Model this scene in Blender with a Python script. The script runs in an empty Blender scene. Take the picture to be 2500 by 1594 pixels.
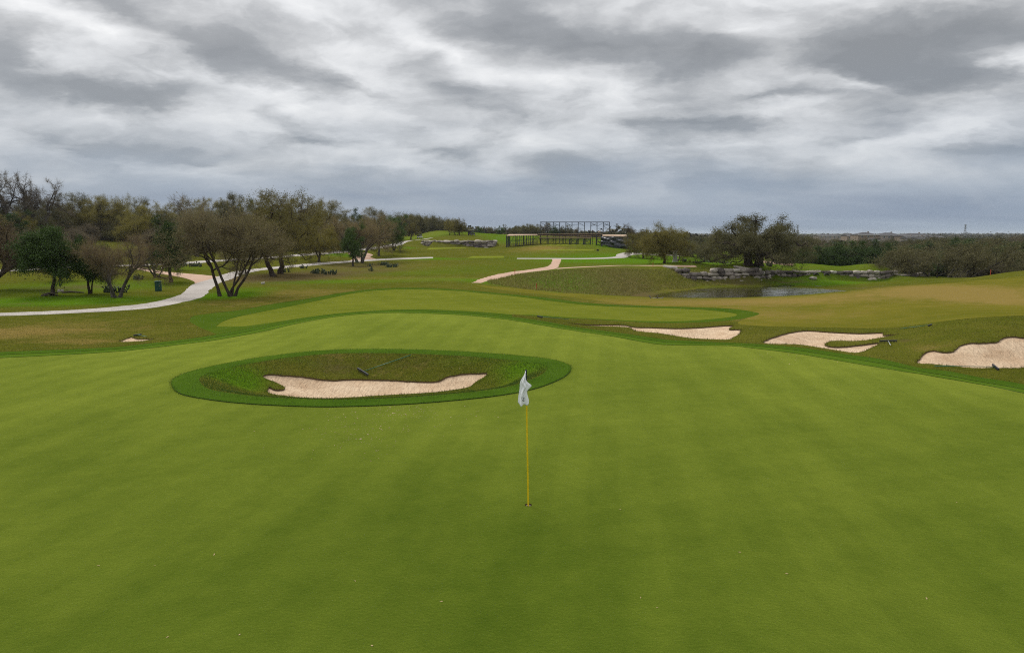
import bpy, math, random
import numpy as np
from mathutils import Vector, Matrix
from mathutils.geometry import delaunay_2d_cdt

# ------------------------------------------------------------------ camera, light, exposure
scene = bpy.context.scene
COL = scene.collection
CAM_Z, PITCH, FPX = 5.0, math.radians(7.75), 1667.0      # photograph is 2500 x 1594
cam_data = bpy.data.cameras.new('camera')
cam_data.sensor_width = 36.0
cam_data.lens = 36.0 * FPX / 2500.0
cam_data.clip_start = 0.1
cam_data.clip_end = 30000.0
cam = bpy.data.objects.new('camera', cam_data)
COL.objects.link(cam)
cam.location = (0, 0, CAM_Z)
cam.rotation_euler = (math.radians(90) - PITCH, 0, 0)
scene.camera = cam

SUN_EL, SUN_ROT = math.radians(48), math.radians(-35)    # high, ahead and to the left, veiled by cloud
vs = scene.view_settings
vs.view_transform = 'Standard'; vs.look = 'None'; vs.gamma = 1.0; vs.exposure = 0.8
vs.use_curve_mapping = False
scene.render.engine = 'CYCLES'; scene.cycles.filter_width = 1.1
scene.cycles.use_denoising = False
sun_d = bpy.data.lights.new('sun', 'SUN')
sun_d.energy = 1.5; sun_d.angle = math.radians(22); sun_d.color = (1.0, 0.96, 0.9)
sun = bpy.data.objects.new('sun', sun_d); COL.objects.link(sun)
sd = Vector((math.sin(SUN_ROT) * math.cos(SUN_EL), math.cos(SUN_ROT) * math.cos(SUN_EL), math.sin(SUN_EL)))
sun.rotation_euler = sd.to_track_quat('Z', 'Y').to_euler()
sun.location = (0, 0, 60)

# ------------------------------------------------------------------ node helpers
def N(nt, t, loc=None, **kw):
    n = nt.nodes.new(t)
    for k, v in kw.items():
        if k.startswith('i_'):
            key = k[2:].replace('_', ' ')
            n.inputs[key].default_value = v
        else:
            setattr(n, k, v)
    return n
def L(nt, a, b): nt.links.new(a, b)
def math_n(nt, op, a, b=None, c=None, clamp=False):
    n = nt.nodes.new('ShaderNodeMath'); n.operation = op; n.use_clamp = clamp
    for i, x in enumerate((a, b, c)):
        if x is None: continue
        if isinstance(x, (int, float)): n.inputs[i].default_value = x
        else: L(nt, x, n.inputs[i])
    return n.outputs[0]
def mix_rgb(nt, f, a, b, mode='MIX'):
    n = nt.nodes.new('ShaderNodeMix'); n.data_type = 'RGBA'; n.blend_type = mode
    for i, x in ((0, f), (6, a), (7, b)):
        if isinstance(x, (int, float)): n.inputs[i].default_value = x
        elif isinstance(x, (tuple, list)): n.inputs[i].default_value = tuple(x) + (1,) * (4 - len(x))
        else: L(nt, x, n.inputs[i])
    return n.outputs[2]
def ramp(nt, f, stops, interp='LINEAR'):
    n = nt.nodes.new('ShaderNodeValToRGB'); n.color_ramp.interpolation = interp
    el = n.color_ramp.elements
    while len(el) > 1: el.remove(el[-1])
    for i, (p, c) in enumerate(stops):
        e = el[0] if i == 0 else el.new(p)
        e.position = p
        if isinstance(c, (int, float)): c = (c, c, c)
        e.color = tuple(c) + (1,) * (4 - len(c))
    L(nt, f, n.inputs[0])
    return n.outputs[0]
def noise(nt, vec, scale, detail=4, rough=0.55, dist=0.0, dim='3D'):
    n = nt.nodes.new('ShaderNodeTexNoise'); n.noise_dimensions = dim
    n.inputs['Scale'].default_value = scale; n.inputs['Detail'].default_value = detail
    n.inputs['Roughness'].default_value = rough; n.inputs['Distortion'].default_value = dist
    if vec is not None: L(nt, vec, n.inputs['Vector'])
    return n.outputs[0]
def vmap(nt, vec, scale=(1, 1, 1), rot=(0, 0, 0), loc=(0, 0, 0)):
    n = nt.nodes.new('ShaderNodeMapping')
    n.inputs['Scale'].default_value = scale; n.inputs['Rotation'].default_value = rot; n.inputs['Location'].default_value = loc
    L(nt, vec, n.inputs['Vector'])
    return n.outputs[0]
# ------------------------------------------------------------------ sky: broken overcast deck on the physical sky
world = bpy.data.worlds.new('World'); scene.world = world
world.use_nodes = True
world.cycles.sampling_method = 'MANUAL'; world.cycles.sample_map_resolution = 256
# (azimuth, elevation, half width, half height in radians, tilt, weight): the larger cloud masses; negative weight = thick dark cloud
def az_el(u, v):
    yc = (797 - v) / FPX; xc = (u - 1250) / FPX
    d = Vector((xc, math.cos(PITCH) + yc * math.sin(PITCH), -math.sin(PITCH) + yc * math.cos(PITCH))).normalized()
    return math.atan2(d.x, d.y), math.asin(d.z)
MASSES = [(1450,105,360,55,-.12,-.17),(1230,70,240,45,-.2,-.09),(1750,140,160,40,.0,-.11),(2120,120,230,75,-.2,-.17),(2300,190,170,45,-.2,-.12),(2420,60,150,60,0,-.10),(270,225,150,34,-.05,-.20),(40,150,70,60,0,-.13),
          (430,75,330,45,-.30,-.11),(790,185,250,36,-.32,-.10),(980,-20,260,24,0,-.16),(1830,235,110,22,0,-.09),(1740,302,170,13,0,-.13),(1870,240,100,18,0,-.07),(2170,272,130,18,-.05,-.10),(1600,240,100,14,0,-.06),
          (1130,165,170,38,-.45,.12),(600,215,330,30,-.33,.09),(1340,190,150,30,0,.10),(2080,205,120,24,-.35,.13),(2320,330,200,26,.1,.13),(1800,350,200,16,0,.08),(540,250,90,30,0,.06),(190,60,120,40,0,.08),(1820,60,100,90,.3,.07),(2470,150,60,40,0,.10),
          (200,350,260,18,-.05,-.09),(760,350,90,12,0,-.10),(1080,372,170,13,-.05,-.08),(1330,400,130,22,0,-.07),(190,372,60,12,0,-.08),(450,390,50,9,-.2,-.09),(2120,345,140,14,0,-.08),(2450,355,120,18,0,-.09),
          (480,425,220,8,-.12,.06),(950,402,140,10,0,.07),(600,300,180,16,-.1,.05)]
def build_world():
    nt = world.node_tree; nt.nodes.clear()
    out = nt.nodes.new('ShaderNodeOutputWorld'); bg = nt.nodes.new('ShaderNodeBackground')
    sky = nt.nodes.new('ShaderNodeTexSky'); sky.sky_type = 'NISHITA'; sky.sun_disc = False
    sky.sun_elevation = SUN_EL; sky.sun_rotation = SUN_ROT
    sky.air_density = 1.0; sky.dust_density = 1.5
    tc = nt.nodes.new('ShaderNodeTexCoord')
    sep = nt.nodes.new('ShaderNodeSeparateXYZ'); L(nt, tc.outputs['Generated'], sep.inputs[0])
    up = math_n(nt, 'MAXIMUM', sep.outputs[2], 0.0)
    def deck(h):                                            # flat deck seen from below, rows of cloud close up towards the horizon
        den = math_n(nt, 'ADD', up, h)
        cmb = nt.nodes.new('ShaderNodeCombineXYZ')
        L(nt, math_n(nt, 'DIVIDE', sep.outputs[0], den), cmb.inputs[0]); L(nt, math_n(nt, 'DIVIDE', sep.outputs[1], den), cmb.inputs[1])
        return cmb.outputs[0]
    P = deck(0.26)
    med = noise(nt, vmap(nt, P, (1.9, 2.3, 1), (0, 0, -0.3), (4.2, 1.7, 2)), 1.0, 7, 0.52, 0.5)
    fin = noise(nt, vmap(nt, P, (6.0, 7.0, 1), (0, 0, -0.3), (1.2, 7.7, 5)), 1.0, 6, 0.6, 0.3)
    wnx = noise(nt, vmap(nt, P, (3.4, 4.0, 1), (0, 0, 0), (9, 4, 1)), 1.0, 5, 0.6); wny = noise(nt, vmap(nt, P, (3.4, 4.0, 1), (0, 0, 0), (2, 14, 6)), 1.0, 5, 0.6)
    az = math_n(nt, 'ARCTAN2', sep.outputs[0], sep.outputs[1]); el = math_n(nt, 'ARCSINE', sep.outputs[2])
    az = math_n(nt, 'ADD', az, math_n(nt, 'MULTIPLY', math_n(nt, 'SUBTRACT', wnx, .5), .16))
    elw = math_n(nt, 'ADD', el, math_n(nt, 'MULTIPLY', math_n(nt, 'SUBTRACT', wny, .5), .055))
    tot = None
    ae = nt.nodes.new('ShaderNodeCombineXYZ'); L(nt, az, ae.inputs[0]); L(nt, elw, ae.inputs[1])
    for u, v, su, sv, tilt, w in MASSES:
        a0, e0 = az_el(u, v)
        mp = nt.nodes.new('ShaderNodeMapping'); mp.vector_type = 'TEXTURE'
        mp.inputs['Location'].default_value = (a0, e0, 0); mp.inputs['Rotation'].default_value = (0, 0, math.atan(tilt))
        mp.inputs['Scale'].default_value = (su / FPX * 1.75, sv / FPX * 1.75, 1)
        L(nt, ae.outputs[0], mp.inputs[0])
        gr = nt.nodes.new('ShaderNodeTexGradient'); gr.gradient_type = 'QUADRATIC_SPHERE'; L(nt, mp.outputs[0], gr.inputs[0])
        tot = math_n(nt, 'MULTIPLY', gr.outputs[1], w * 1.75) if tot is None else math_n(nt, 'MULTIPLY_ADD', gr.outputs[1], w * 1.75, tot)
    lump = noise(nt, vmap(nt, ae.outputs[0], (6.0, 16.0, 1), (0, 0, -.12), (2.3, .4, 0)), 1.0, 7, 0.52, 0.3)
    d = math_n(nt, 'ADD', math_n(nt, 'MULTIPLY', med, 0.40), math_n(nt, 'ADD', math_n(nt, 'MULTIPLY', lump, .52), math_n(nt, 'MULTIPLY', fin, 0.08)))
    d = math_n(nt, 'ADD', math_n(nt, 'MULTIPLY_ADD', math_n(nt, 'SUBTRACT', d, .5), 1.25, .55), tot)
    cloud = ramp(nt, d, [(0.28, (0.235, 0.243, 0.252)), (0.40, (0.305, 0.313, 0.322)), (0.50, (0.47, 0.475, 0.48)),
                         (0.60, (0.66, 0.665, 0.67)), (0.72, (0.84, 0.84, 0.835)), (0.85, (0.93, 0.93, 0.92))])
    # towards the horizon the deck is seen edge-on through miles of air: blue-grey, low contrast
    hz = ramp(nt, math_n(nt, 'ADD', el, math_n(nt, 'MULTIPLY', math_n(nt, 'SUBTRACT', med, 0.5), 0.07)),
              [(0.0, 1.0), (0.03, 0.95), (0.065, 0.72), (0.10, 0.36), (0.16, 0.12), (0.24, 0.0)])
    hn = noise(nt, vmap(nt, deck(0.09), (0.22, 0.55, 1), (0, 0, 0.10), (3, 2, 8)), 1.0, 3, 0.45, .4)
    horizon = ramp(nt, hn, [(0.3, (0.235, 0.305, 0.425)), (0.52, (0.295, 0.37, 0.485)), (0.72, (0.385, 0.455, 0.555))])
    pale = ramp(nt, el, [(0.0, 1.0), (0.02, 0.0)])
    horizon = mix_rgb(nt, math_n(nt, 'MULTIPLY', pale, .5), horizon, (0.42, 0.51, 0.59))
    col = mix_rgb(nt, hz, cloud, horizon)
    # an overcast sky is brighter overhead than at its rim (1 + 2 sin e)
    vm = nt.nodes.new('ShaderNodeVectorMath'); vm.operation = 'SCALE'
    L(nt, math_n(nt, 'MULTIPLY', math_n(nt, 'ADD', math_n(nt, 'MULTIPLY', up, 1.0), 0.9), SKY_K), vm.inputs['Scale'])
    L(nt, col, vm.inputs[0])                                # to the physical sky's scale
    col = mix_rgb(nt, 0.05, vm.outputs[0], sky.outputs[0])
    low = math_n(nt, 'LESS_THAN', sep.outputs[2], -0.002)
    col = mix_rgb(nt, low, col, (0.6, 0.7, 0.4))
    L(nt, col, bg.inputs[0]); bg.inputs[1].default_value = 0.1
    L(nt, bg.outputs[0], out.inputs[0])
SKY_K = 10.0 / 2 ** vs.exposure
build_world()
# ------------------------------------------------------------------ terrain height field
CT, ST = math.cos(PITCH), math.sin(PITCH)
def tanv(v, u=1250):
    yc = (797.0 - v) / FPX
    return (-ST + yc * CT) / (CT + yc * ST)              # dz/dy of the ray
def pix(u, v, y):
    yc = (797.0 - v) / FPX
    Y = CT + yc * ST
    return ((u - 1250.0) / FPX / Y * y, y, CAM_Z + y * (-ST + yc * CT) / Y)
def Pz(u, v, z): return pix(u, v, (z - CAM_Z) / tanv(v))
def Py(u, v, y): return pix(u, v, y)
CTRL = []
for a in [(1250,1594,.95),(0,1594,.95),(2500,1594,.95),(1290,1232,.83),(600,1232,.8),(0,1232,.75),(1900,1232,.85),(2500,1232,.85),
          (0,1000,.6),(400,1050,.7),(800,1030,.72),(1300,1000,.75),(1700,1000,.8),(2100,1000,.8),(2400,1010,.78),
          (418,936,.62),(812,994,.7),(1394,902,.75),(855,854,.68),(1201,864,.72),
          (0,874,.5),(291,858,.5),(523,831,.55),(700,797,.65),(809,775,.8),(981,764,.95),(1148,771,.9),(1331,796,.8),(1493,821,.65),
          (1622,842,.6),(1790,845,.65),(1948,864,.65),(2247,914,.7),(2500,960,.75),(900,800,.85),(1100,810,.85),(1250,850,.78),(1600,900,.75),(2000,930,.75),
          (865,740,0),(1000,742,0),(865,715,0),(1015,705,0),(1250,721,0),(1100,735,0),(1412,743,-.05),(1601,750,0),(1790,764,.1),(1500,770,.05),(1300,755,0),(700,760,0),(526,790,.05),(583,765,0),
          (0,850,.35),(0,820,.1),(300,833,.15),(0,790,0),(250,790,0),(420,795,.05),
          (0,768,0),(300,753,0),(460,720,0),(540,685,0),(700,650,0),(900,636,0),(300,700,0),(100,720,0),(700,690,0),(900,670,0),(1050,680,0),(1050,650,.05),(800,640,.1),
          (0,662,.3),(200,652,.4),(440,643,.5),(615,632,.6),(787,618,1.2),
          (1185,632,.2),(1000,625,.6),(1380,631,.2),(1500,630,.2),(1250,640,.1),
          (1610,643,.1),(1670,640,0),(1480,650,0),(1640,654,0),(1300,655,0),(1700,652,0),(1400,651,0),(1560,652,0),
          (1500,722,-2.1),(1350,715,-1.2),(1250,700,-.5),(1157,691,0),(1450,690,-1.1),(1600,702,-2.0),(1640,690,-1.5),(1320,680,-.45),(1560,680,-1.0),
          (1700,686,-1.8),(1780,689,-2),(1860,687,-1.9),(1900,680,-1.9),(2000,682,-1.9),(2100,682,-1.8),(2200,677,-1.5),
          (1830,646,0),(1760,648,0),(1950,645,0),(2100,645,0),(2150,647,-.1),
          (2190,667,-1.3),(2240,676,-1.6),(2350,679,-1.4),
          (1780,700,-2.38),(1700,701,-2.35),(1640,708,-2.38),(1950,700,-2.35),(2050,706,-2.33),(2150,705,-2.2),
          (1400,716,-.2),(1550,724,-.4),(1700,728,-.55),(1850,726,-.5),(2000,718,-.2),(2150,703,.2),(2300,690,.6),(2500,672,1.2),
          (2000,760,.2),(2300,740,.6),(2500,740,.8),(1900,790,.25),(2150,800,.4),(2500,780,1.3),(2350,785,1.12),(2250,800,.78),
          (1440,793,.2),(1700,800,.2),(1776,832,.3),(1600,815,.3),(1830,820,.35),(1863,838,.45),(2023,811,.45),(2092,862,.5),(2190,817,.55),(2150,850,.6),
          (2240,886,.45),(2280,857,.75),(2370,840,1.02),(2470,822,1.2),(2500,899,.45),(2370,899,.42),(2350,810,1.15),(2500,800,1.3)]:
    CTRL.append(Pz(*a))
for a in [(966,598,170),(1032,585,215),(1040,577,250),(250,600,140),(250,575,175),(0,600,130),(-300,600,130),(500,590,160),(700,590,170),
          (1090,612,163),(1090,605,183),(1023,597,192),(1215,597,200),(1110,586,199),(1170,584,205),(1040,586,199),(1215,582,218),(1170,575,300),(1050,575,280),
          (1380,613,158),(1380,600,178),(1300,597,188),(1450,600,185),(1530,614,165),(1600,601,220),(1280,612,160),
          (1700,663,101.2),(1780,656,101.8),(1860,656,101.8),(1900,661,107.6),(2000,659,106.6),(2100,661,107),(2180,664,106),
          (2500,662,85),(2400,675,85),(1740,660,101.5),(1820,655,101.8)]:
    CTRL.append(Py(*a))
CTRL += [(30,85,-3),(22,84,-2.9),(40,85,-3),(48,88,-2.7),(20,73,-2.4),(30,72,-2.45),(40,74,-2.4),(12,73,-2.1),
         (-60,160,4.0),(-100,130,3.6),(-150,200,8),(-80,220,7),(-30,260,6),(-20,350,5),(60,350,2),(40,240,2),(150,150,-4),(110,125,-3.5),(80,130,-3.2),(60,125,-2.5),(45,122,-.8),
         (100,200,-5),(200,300,-6),(60,200,-1.5),(90,105,-2.2),(75,92,-.6),(70,75,1),(60,45,1.2),(45,25,1.2),(30,10,1),(-30,10,.5),(-40,25,.3),(-60,45,0),(-80,80,.5),
         (0,0,3.2),(-15,0,2.8),(15,0,3),(0,-10,3.4),(-20,-10,3),(20,-10,3.2),(-6,4,1.35),(6,4,1.4),(0,4,1.45),
         (0,1000,-2),(600,1000,-5),(-600,1000,6),(0,3000,-3),(1500,3000,-3),(-1500,3000,5),(300,600,-7),(-300,500,8),(0,7000,0),(4000,6000,0),(-4000,6000,0),(90,600,-3)]
CTRL = np.array(CTRL, float)
Y0 = 15.0
def warp(x, y):
    t = np.log(np.maximum(y, -11.0) + Y0)
    return np.stack([2.2 * x / (np.maximum(y, -11.0) + Y0), t], -1)
def phi(r2): return 0.5 * r2 * np.log(r2 + 1e-12)
_W = warp(CTRL[:, 0], CTRL[:, 1])
_K = phi(((_W[:, None] - _W[None]) ** 2).sum(-1)) + 2e-4 * np.eye(len(_W))
_Q = np.hstack([np.ones((len(_W), 1)), _W])
_A = np.block([[_K, _Q], [_Q.T, np.zeros((3, 3))]])
_C = np.linalg.solve(_A, np.concatenate([CTRL[:, 2], np.zeros(3)]))
def H_base(x, y):
    x = np.asarray(x, float); y = np.asarray(y, float)
    sh = np.broadcast(x, y).shape
    w = warp(np.broadcast_to(x, sh).ravel(), np.broadcast_to(y, sh).ravel())
    w[:, 0] = np.clip(w[:, 0], -3.2, 3.2)
    out = np.empty(len(w))
    for i in range(0, len(w), 20000):
        c = w[i:i + 20000]
        r2 = (c[:, None, 0] - _W[None, :, 0]) ** 2 + (c[:, None, 1] - _W[None, :, 1]) ** 2
        out[i:i + 20000] = phi(r2) @ _C[:-3] + _C[-3] + c @ _C[-2:]
    return out.reshape(sh)
FEATURES = []                                            # local earthworks, applied in turn
def H(x, y):
    x = np.asarray(x, float); y = np.asarray(y, float)
    z = H_base(x, y)
    for f in FEATURES: z = f(x, y, z)
    return z
def Hs(x, y): return float(H(np.array([x]), np.array([y]))[0])
_TS = np.exp(np.linspace(math.log(3.5), math.log(900.0), 330))
def hit(uv):
    """where the lines of sight through these picture points meet the ground -> (n,3)"""
    uv = np.asarray(uv, float).reshape(-1, 2)
    yc = (797.0 - uv[:, 1]) / FPX; Y = CT + yc * ST
    kx = (uv[:, 0] - 1250.0) / FPX / Y; kz = (-ST + yc * CT) / Y
    g = (CAM_Z + kz[:, None] * _TS) - H(kx[:, None] * _TS, np.broadcast_to(_TS, (len(uv), len(_TS))))
    below = g < 0
    i = np.where(below.any(1), below.argmax(1), len(_TS) - 1)
    lo = _TS[np.maximum(i - 1, 0)]; hi = _TS[i]
    for _ in range(14):
        m = 0.5 * (lo + hi)
        b = (CAM_Z + kz * m - H(kx * m, m)) < 0
        hi = np.where(b, m, hi); lo = np.where(b, lo, m)
    y = 0.5 * (lo + hi)
    return np.stack([kx * y, y, CAM_Z + kz * y], 1)
def hit1(u, v): return hit([(u, v)])[0]

def spline(pts, closed=True, n=8):
    p = np.asarray(pts, float)
    if closed: q = np.vstack([p[-1:], p, p[:2]])
    else: q = np.vstack([2 * p[:1] - p[1:2], p, 2 * p[-1:] - p[-2:-1]])
    out = []
    t = np.linspace(0, 1, n, endpoint=False)[:, None]
    for i in range(len(q) - 3):
        a, b, c, d = q[i:i + 4]
        out.append(0.5 * ((2 * b) + (c - a) * t + (2 * a - 5 * b + 4 * c - d) * t ** 2 + (3 * b - a - 3 * c + d) * t ** 3))
    out = np.vstack(out)
    if not closed: out = np.vstack([out, p[-1:]])
    return out
def resample(p, step, closed=True):
    p = np.asarray(p, float)
    if closed: p = np.vstack([p, p[:1]])
    s = np.concatenate([[0], np.cumsum(np.hypot(*np.diff(p[:, :2], axis=0).T))])
    n = max(4, int(round(s[-1] / step)))
    q = np.linspace(0, s[-1], n, endpoint=not closed)
    return np.stack([np.interp(q, s, p[:, k]) for k in range(p.shape[1])], 1)
def inside(poly, x, y):
    poly = np.asarray(poly); x = np.asarray(x); y = np.asarray(y)
    res = np.zeros(x.shape, bool)
    mn, mx = poly.min(0), poly.max(0)
    m = (x >= mn[0]) & (x <= mx[0]) & (y >= mn[1]) & (y <= mx[1])
    if not m.any(): return res
    xs, ys = x[m], y[m]; r = np.zeros(xs.shape, bool)
    a = poly; b = np.roll(poly, -1, 0)
    for (x1, y1), (x2, y2) in zip(a, b):
        if y1 == y2: continue
        c = ((y1 > ys) != (y2 > ys))
        r ^= c & (xs < (x2 - x1) * (ys - y1) / (y2 - y1) + x1)
    res[m] = r
    return res
def sdist(poly, x, y, closed=True, far=1e9):
    """distance to the outline, positive inside"""
    poly = np.asarray(poly)[:, :2]; x = np.asarray(x, float); y = np.asarray(y, float)
    d = np.full(x.shape, far)
    mn, mx = poly.min(0) - 8, poly.max(0) + 8
    m = (x >= mn[0]) & (x <= mx[0]) & (y >= mn[1]) & (y <= mx[1])
    if m.any():
        xs, ys = x[m], y[m]; dd = np.full(xs.shape, 1e9)
        a = poly if closed else poly[:-1]; b = np.roll(poly, -1, 0) if closed else poly[1:]
        for (x1, y1), (x2, y2) in zip(a, b):
            ex, ey = x2 - x1, y2 - y1; l = ex * ex + ey * ey + 1e-12
            t = np.clip(((xs - x1) * ex + (ys - y1) * ey) / l, 0, 1)
            dd = np.minimum(dd, (xs - x1 - t * ex) ** 2 + (ys - y1 - t * ey) ** 2)
        d[m] = np.sqrt(dd)
    return np.where(inside(poly, x, y), d, -d) if closed else d
def sstep(a, b, x):
    t = np.clip((x - a) / (b - a), 0, 1); return t * t * (3 - 2 * t)
def offset_poly(poly, w, step=0.25):
    """grow (w>0) or shrink a plan outline"""
    p = resample(np.asarray(poly)[:, :2], step)
    area = 0.5 * np.sum(p[:, 0] * np.roll(p[:, 1], -1) - np.roll(p[:, 0], -1) * p[:, 1])
    t = np.roll(p, -2, 0) - np.roll(p, 2, 0); t /= np.hypot(t[:, 0], t[:, 1])[:, None]
    n = np.stack([t[:, 1], -t[:, 0]], 1) * (1 if area > 0 else -1)
    q = p + n * w
    d = -sdist(p, q[:, 0], q[:, 1]) if w > 0 else sdist(p, q[:, 0], q[:, 1])
    q = q[d > abs(w) * 0.97]
    for _ in range(2): q = 0.25 * np.roll(q, 1, 0) + 0.5 * q + 0.25 * np.roll(q, -1, 0)
    return q
def ribbon(cl, w):
    """plan outline of a path of width w (or per-point widths) along a centre line"""
    c = np.asarray(cl)[:, :2]; t = np.gradient(c, axis=0); t /= np.hypot(t[:, 0], t[:, 1])[:, None]
    n = np.stack([-t[:, 1], t[:, 0]], 1); w = np.broadcast_to(np.asarray(w, float), (len(c),))[:, None] / 2
    return np.vstack([c + n * w, (c - n * w)[::-1]])

# ------------------------------------------------------------------ outlines read from the photograph, laid on the ground
def plan(uv, closed=True, n=6, smooth=True):
    p = spline(uv, closed, n) if smooth else np.asarray(uv, float)
    return hit(p)[:, :2]
RG = np.random.default_rng(7)

ring_uv = [(418,936),(436,960),(488,973),(574,984),(682,991),(812,994),(985,988),(1114,978),(1222,966),(1309,949),(1374,923),(1394,902),(1382,889),(1330,876),(1201,864),(1028,855),(855,854),(726,862),(596,880),(488,902),(436,919)]
RING = plan(ring_uv)
green_uv = [(0,874),(145,867),(291,858),(407,845),(523,831),(640,810),(726,790),(809,775),(898,766),(981,764),(1081,767),(1148,771),(1250,782),(1331,796),(1412,809),(1493,821),(1574,836),(1622,842),(1709,843),(1790,845),(1844,851),(1948,864),(2097,889),(2247,914),(2396,939),(2500,960)]
ge = plan(green_uv, False)
GREEN = np.vstack([ge, [(15.5, 16.3), (17, 12.5), (16, 8), (12, 4.8), (6, 3.6), (0, 3.3), (-6, 3.6), (-13, 5), (-19, 9), (-22, 14), (-22.5, 19.5), (-20.5, 23.4)]])
GREEN = resample(spline(resample(GREEN, 0.8), True, 4), 0.25)
RING = resample(RING, 0.16)
BOWL = offset_poly(RING, -0.75, 0.16); BOWL_C = resample(BOWL, .5)
def f_bowl(x, y, z):
    d = sdist(BOWL_C, x, y)
    # near side drops quickly behind its lip, far bank is a long even slope
    return z - 0.62 * sstep(-0.1, 1.9, d)
FEATURES.append(f_bowl)

TEE_UV = [[(1139,633),(1154,626),(1231,626),(1230,633)], [(1306,615),(1327,609.7),(1452,609.7),(1448,616.4)],
          [(1322,602.0),(1326,598.6),(1453,598.6),(1454,602.5)], [(1041,609.7),(1048,606),(1136,606),(1138,609.7)]]
TEES = []
for uv in TEE_UV:
    q = hit(uv); c = q[:, :2].mean(0)
    # the platform: a level rectangle under the outline
    TEES.append((q[:, :2], q[:, 2].mean()))
def mk_tee(q, z0, slope=0.35, band=7):
    def f(x, y, z):
        d = sdist(q, x, y)
        lvl = z0 + 0.0 * x
        out = np.maximum(-d, 0)
        hi = lvl - out * slope                                   # front and side slopes
        k = sstep(band, 0, out)
        return np.where(d > -band, z + k * (np.where(d > 0, lvl, np.maximum(z, hi)) - z), z)
    return f
for q, z0 in TEES: FEATURES.append(mk_tee(q, z0 + 0.12))

# retaining walls: level ground held up behind, cut away in front   (u, v top, v foot, distance)
PW = [(1645,658,664,98.9),(1658,661,672,99.0),(1672,662,680,99.1),(1700,664,686,99.2),(1740,663,690,99.4),(1775,660,691,99.5),(1785,656,691,99.5),(1830,655,691,99.7),(1855,657,688,100.3),(1868,661,684,102),(1880,664,681,104.3),(1900,663,680,105.2),(1950,661,678,105.3),
      (2000,659,681,105),(2050,660,684,104.8),(2085,663,685,104.7),(2125,661,687,104.4),(2160,661,684,104.2),(2185,666,673,104.6)]
TW = [(1022,594,598,197),(1030,590,601,194.5),(1045,587,602,193),(1075,586,603,192),(1110,587,604,191.5),(1150,588,606,191),(1180,589,608,190),(1195,588,608,190.5),(1205,587,605,193),(1213,590,600,197)]
def wall_cols(cols):
    C = []
    for u, vt, vb, y in cols:
        b_ = pix(u, vb, y); t = pix(u, vt, y); C.append((b_[0], y, b_[2], t[2]))
    return np.array(C)
def mk_wall(cols, front, back, slope=.04):
    C = wall_cols(cols)
    def f(x, y, z):
        inx = (x > C[0, 0] - 1.2) & (x < C[-1, 0] + 1.2)
        yw = np.interp(x, C[:, 0], C[:, 1]); zb = np.interp(x, C[:, 0], C[:, 2]); zt = np.interp(x, C[:, 0], C[:, 3])
        edge = sstep(-1.2, .6, x - C[0, 0]) * sstep(-1.2, .6, C[-1, 0] - x)
        d = yw + .35 - y                                            # >0 in front of the wall
        fr = np.minimum(z, zb + slope * 0 - .03 * np.maximum(d, 0))
        zf = z + (fr - z) * sstep(front, front * .35, d)
        bk = np.maximum(z, zt - .05); bk = np.where(-d < 1.5, zt - .05, bk)
        zk = z + (bk - z) * sstep(back, 1.5, -d)
        t = sstep(-.25, .25, d)
        return np.where(inx & (np.abs(d) < max(front, back)), z + edge * (t * zf + (1 - t) * zk - z), z)
    return f
FEATURES.append(mk_wall(PW, 9, 4)); FEATURES.append(mk_wall(TW, 8, 6))
def plane_hit(u, v, z): return pix(u, v, (z - CAM_Z) / tanv(v))[:2]
WATER_Z = -2.42
WATER = spline([plane_hit(u, v, WATER_Z) for u, v in [(1592,729),(1640,714),(1700,707),(1763,702),(1850,702),(1950,703.5),(2000,705),(2060,709),(2120,712),(2170,711)]] + [(52, 79), (46, 74), (36, 71.5), (26, 71), (18, 73)], True, 5)
def f_pond(x, y, z):
    d = sdist(WATER, x, y)
    z = np.where(d > 0, np.minimum(z, WATER_Z - .04 - .5 * sstep(0, 3, d)), z)
    k = sstep(5.0, .0, -d)
    return np.where((d <= 0) & (d > -5), np.where(z > WATER_Z, z + k * (np.minimum(z, WATER_Z + .03 + .12 * (-d)) - z), z + k * (np.maximum(z, WATER_Z + .03) - z)), z)
FEATURES.append(f_pond)

sand_uv = [(642,921),(655,915),(696,917),(745,921),(778,927),(819,929),(847,927),(891,927),(929,928),(965,929),(1006,931.5),(1050,932.6),(1074,930),(1091,921),(1121,915),(1165,912),(1189,912),(1187,918),(1159,935),(1144,946),(1107,953),(1039,960.5),(956,965),(874,970),(819,973),(764,973),(710,969),(659,961),(656,946),(671,952),(690,952),(696,947),(677,936)]
b1_uv = [(1385,789.6),(1439,793),(1520,794),(1547,799),(1587,800),(1641,802),(1695,801),(1736,798),(1768,795.6),(1788,796),(1780,805),(1803,805),(1808,812),(1792,824),(1776,830),(1736,829),(1682,826),(1614,815),(1555,809),(1528,799.5),(1439,796)]
b2_uv = [(1863,838),(1908,818),(1963,808),(2023,811),(2097,814.4),(2152,813),(2157,819),(2192,817),(2157,824),(2097,833),(2033,833),(2013,843),(2048,848),(2107,842),(2147,838),(2122,852),(2092,862),(2047,857),(1998,849),(1948,842)]
b3_uv = [(2239,886),(2252,869),(2261,860),(2280,857),(2299,860),(2327,859),(2342,846),(2368,839),(2405,838),(2431,836),(2446,827),(2470,822),(2500,825),(2580,828),(2640,850),(2620,890),(2500,899),(2470,900),(2368,899),(2330,894),(2274,890)]
b4_uv = [(294,835),(306,829),(320,823.5),(334,828),(375,829),(350,833),(320,835)]
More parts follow.
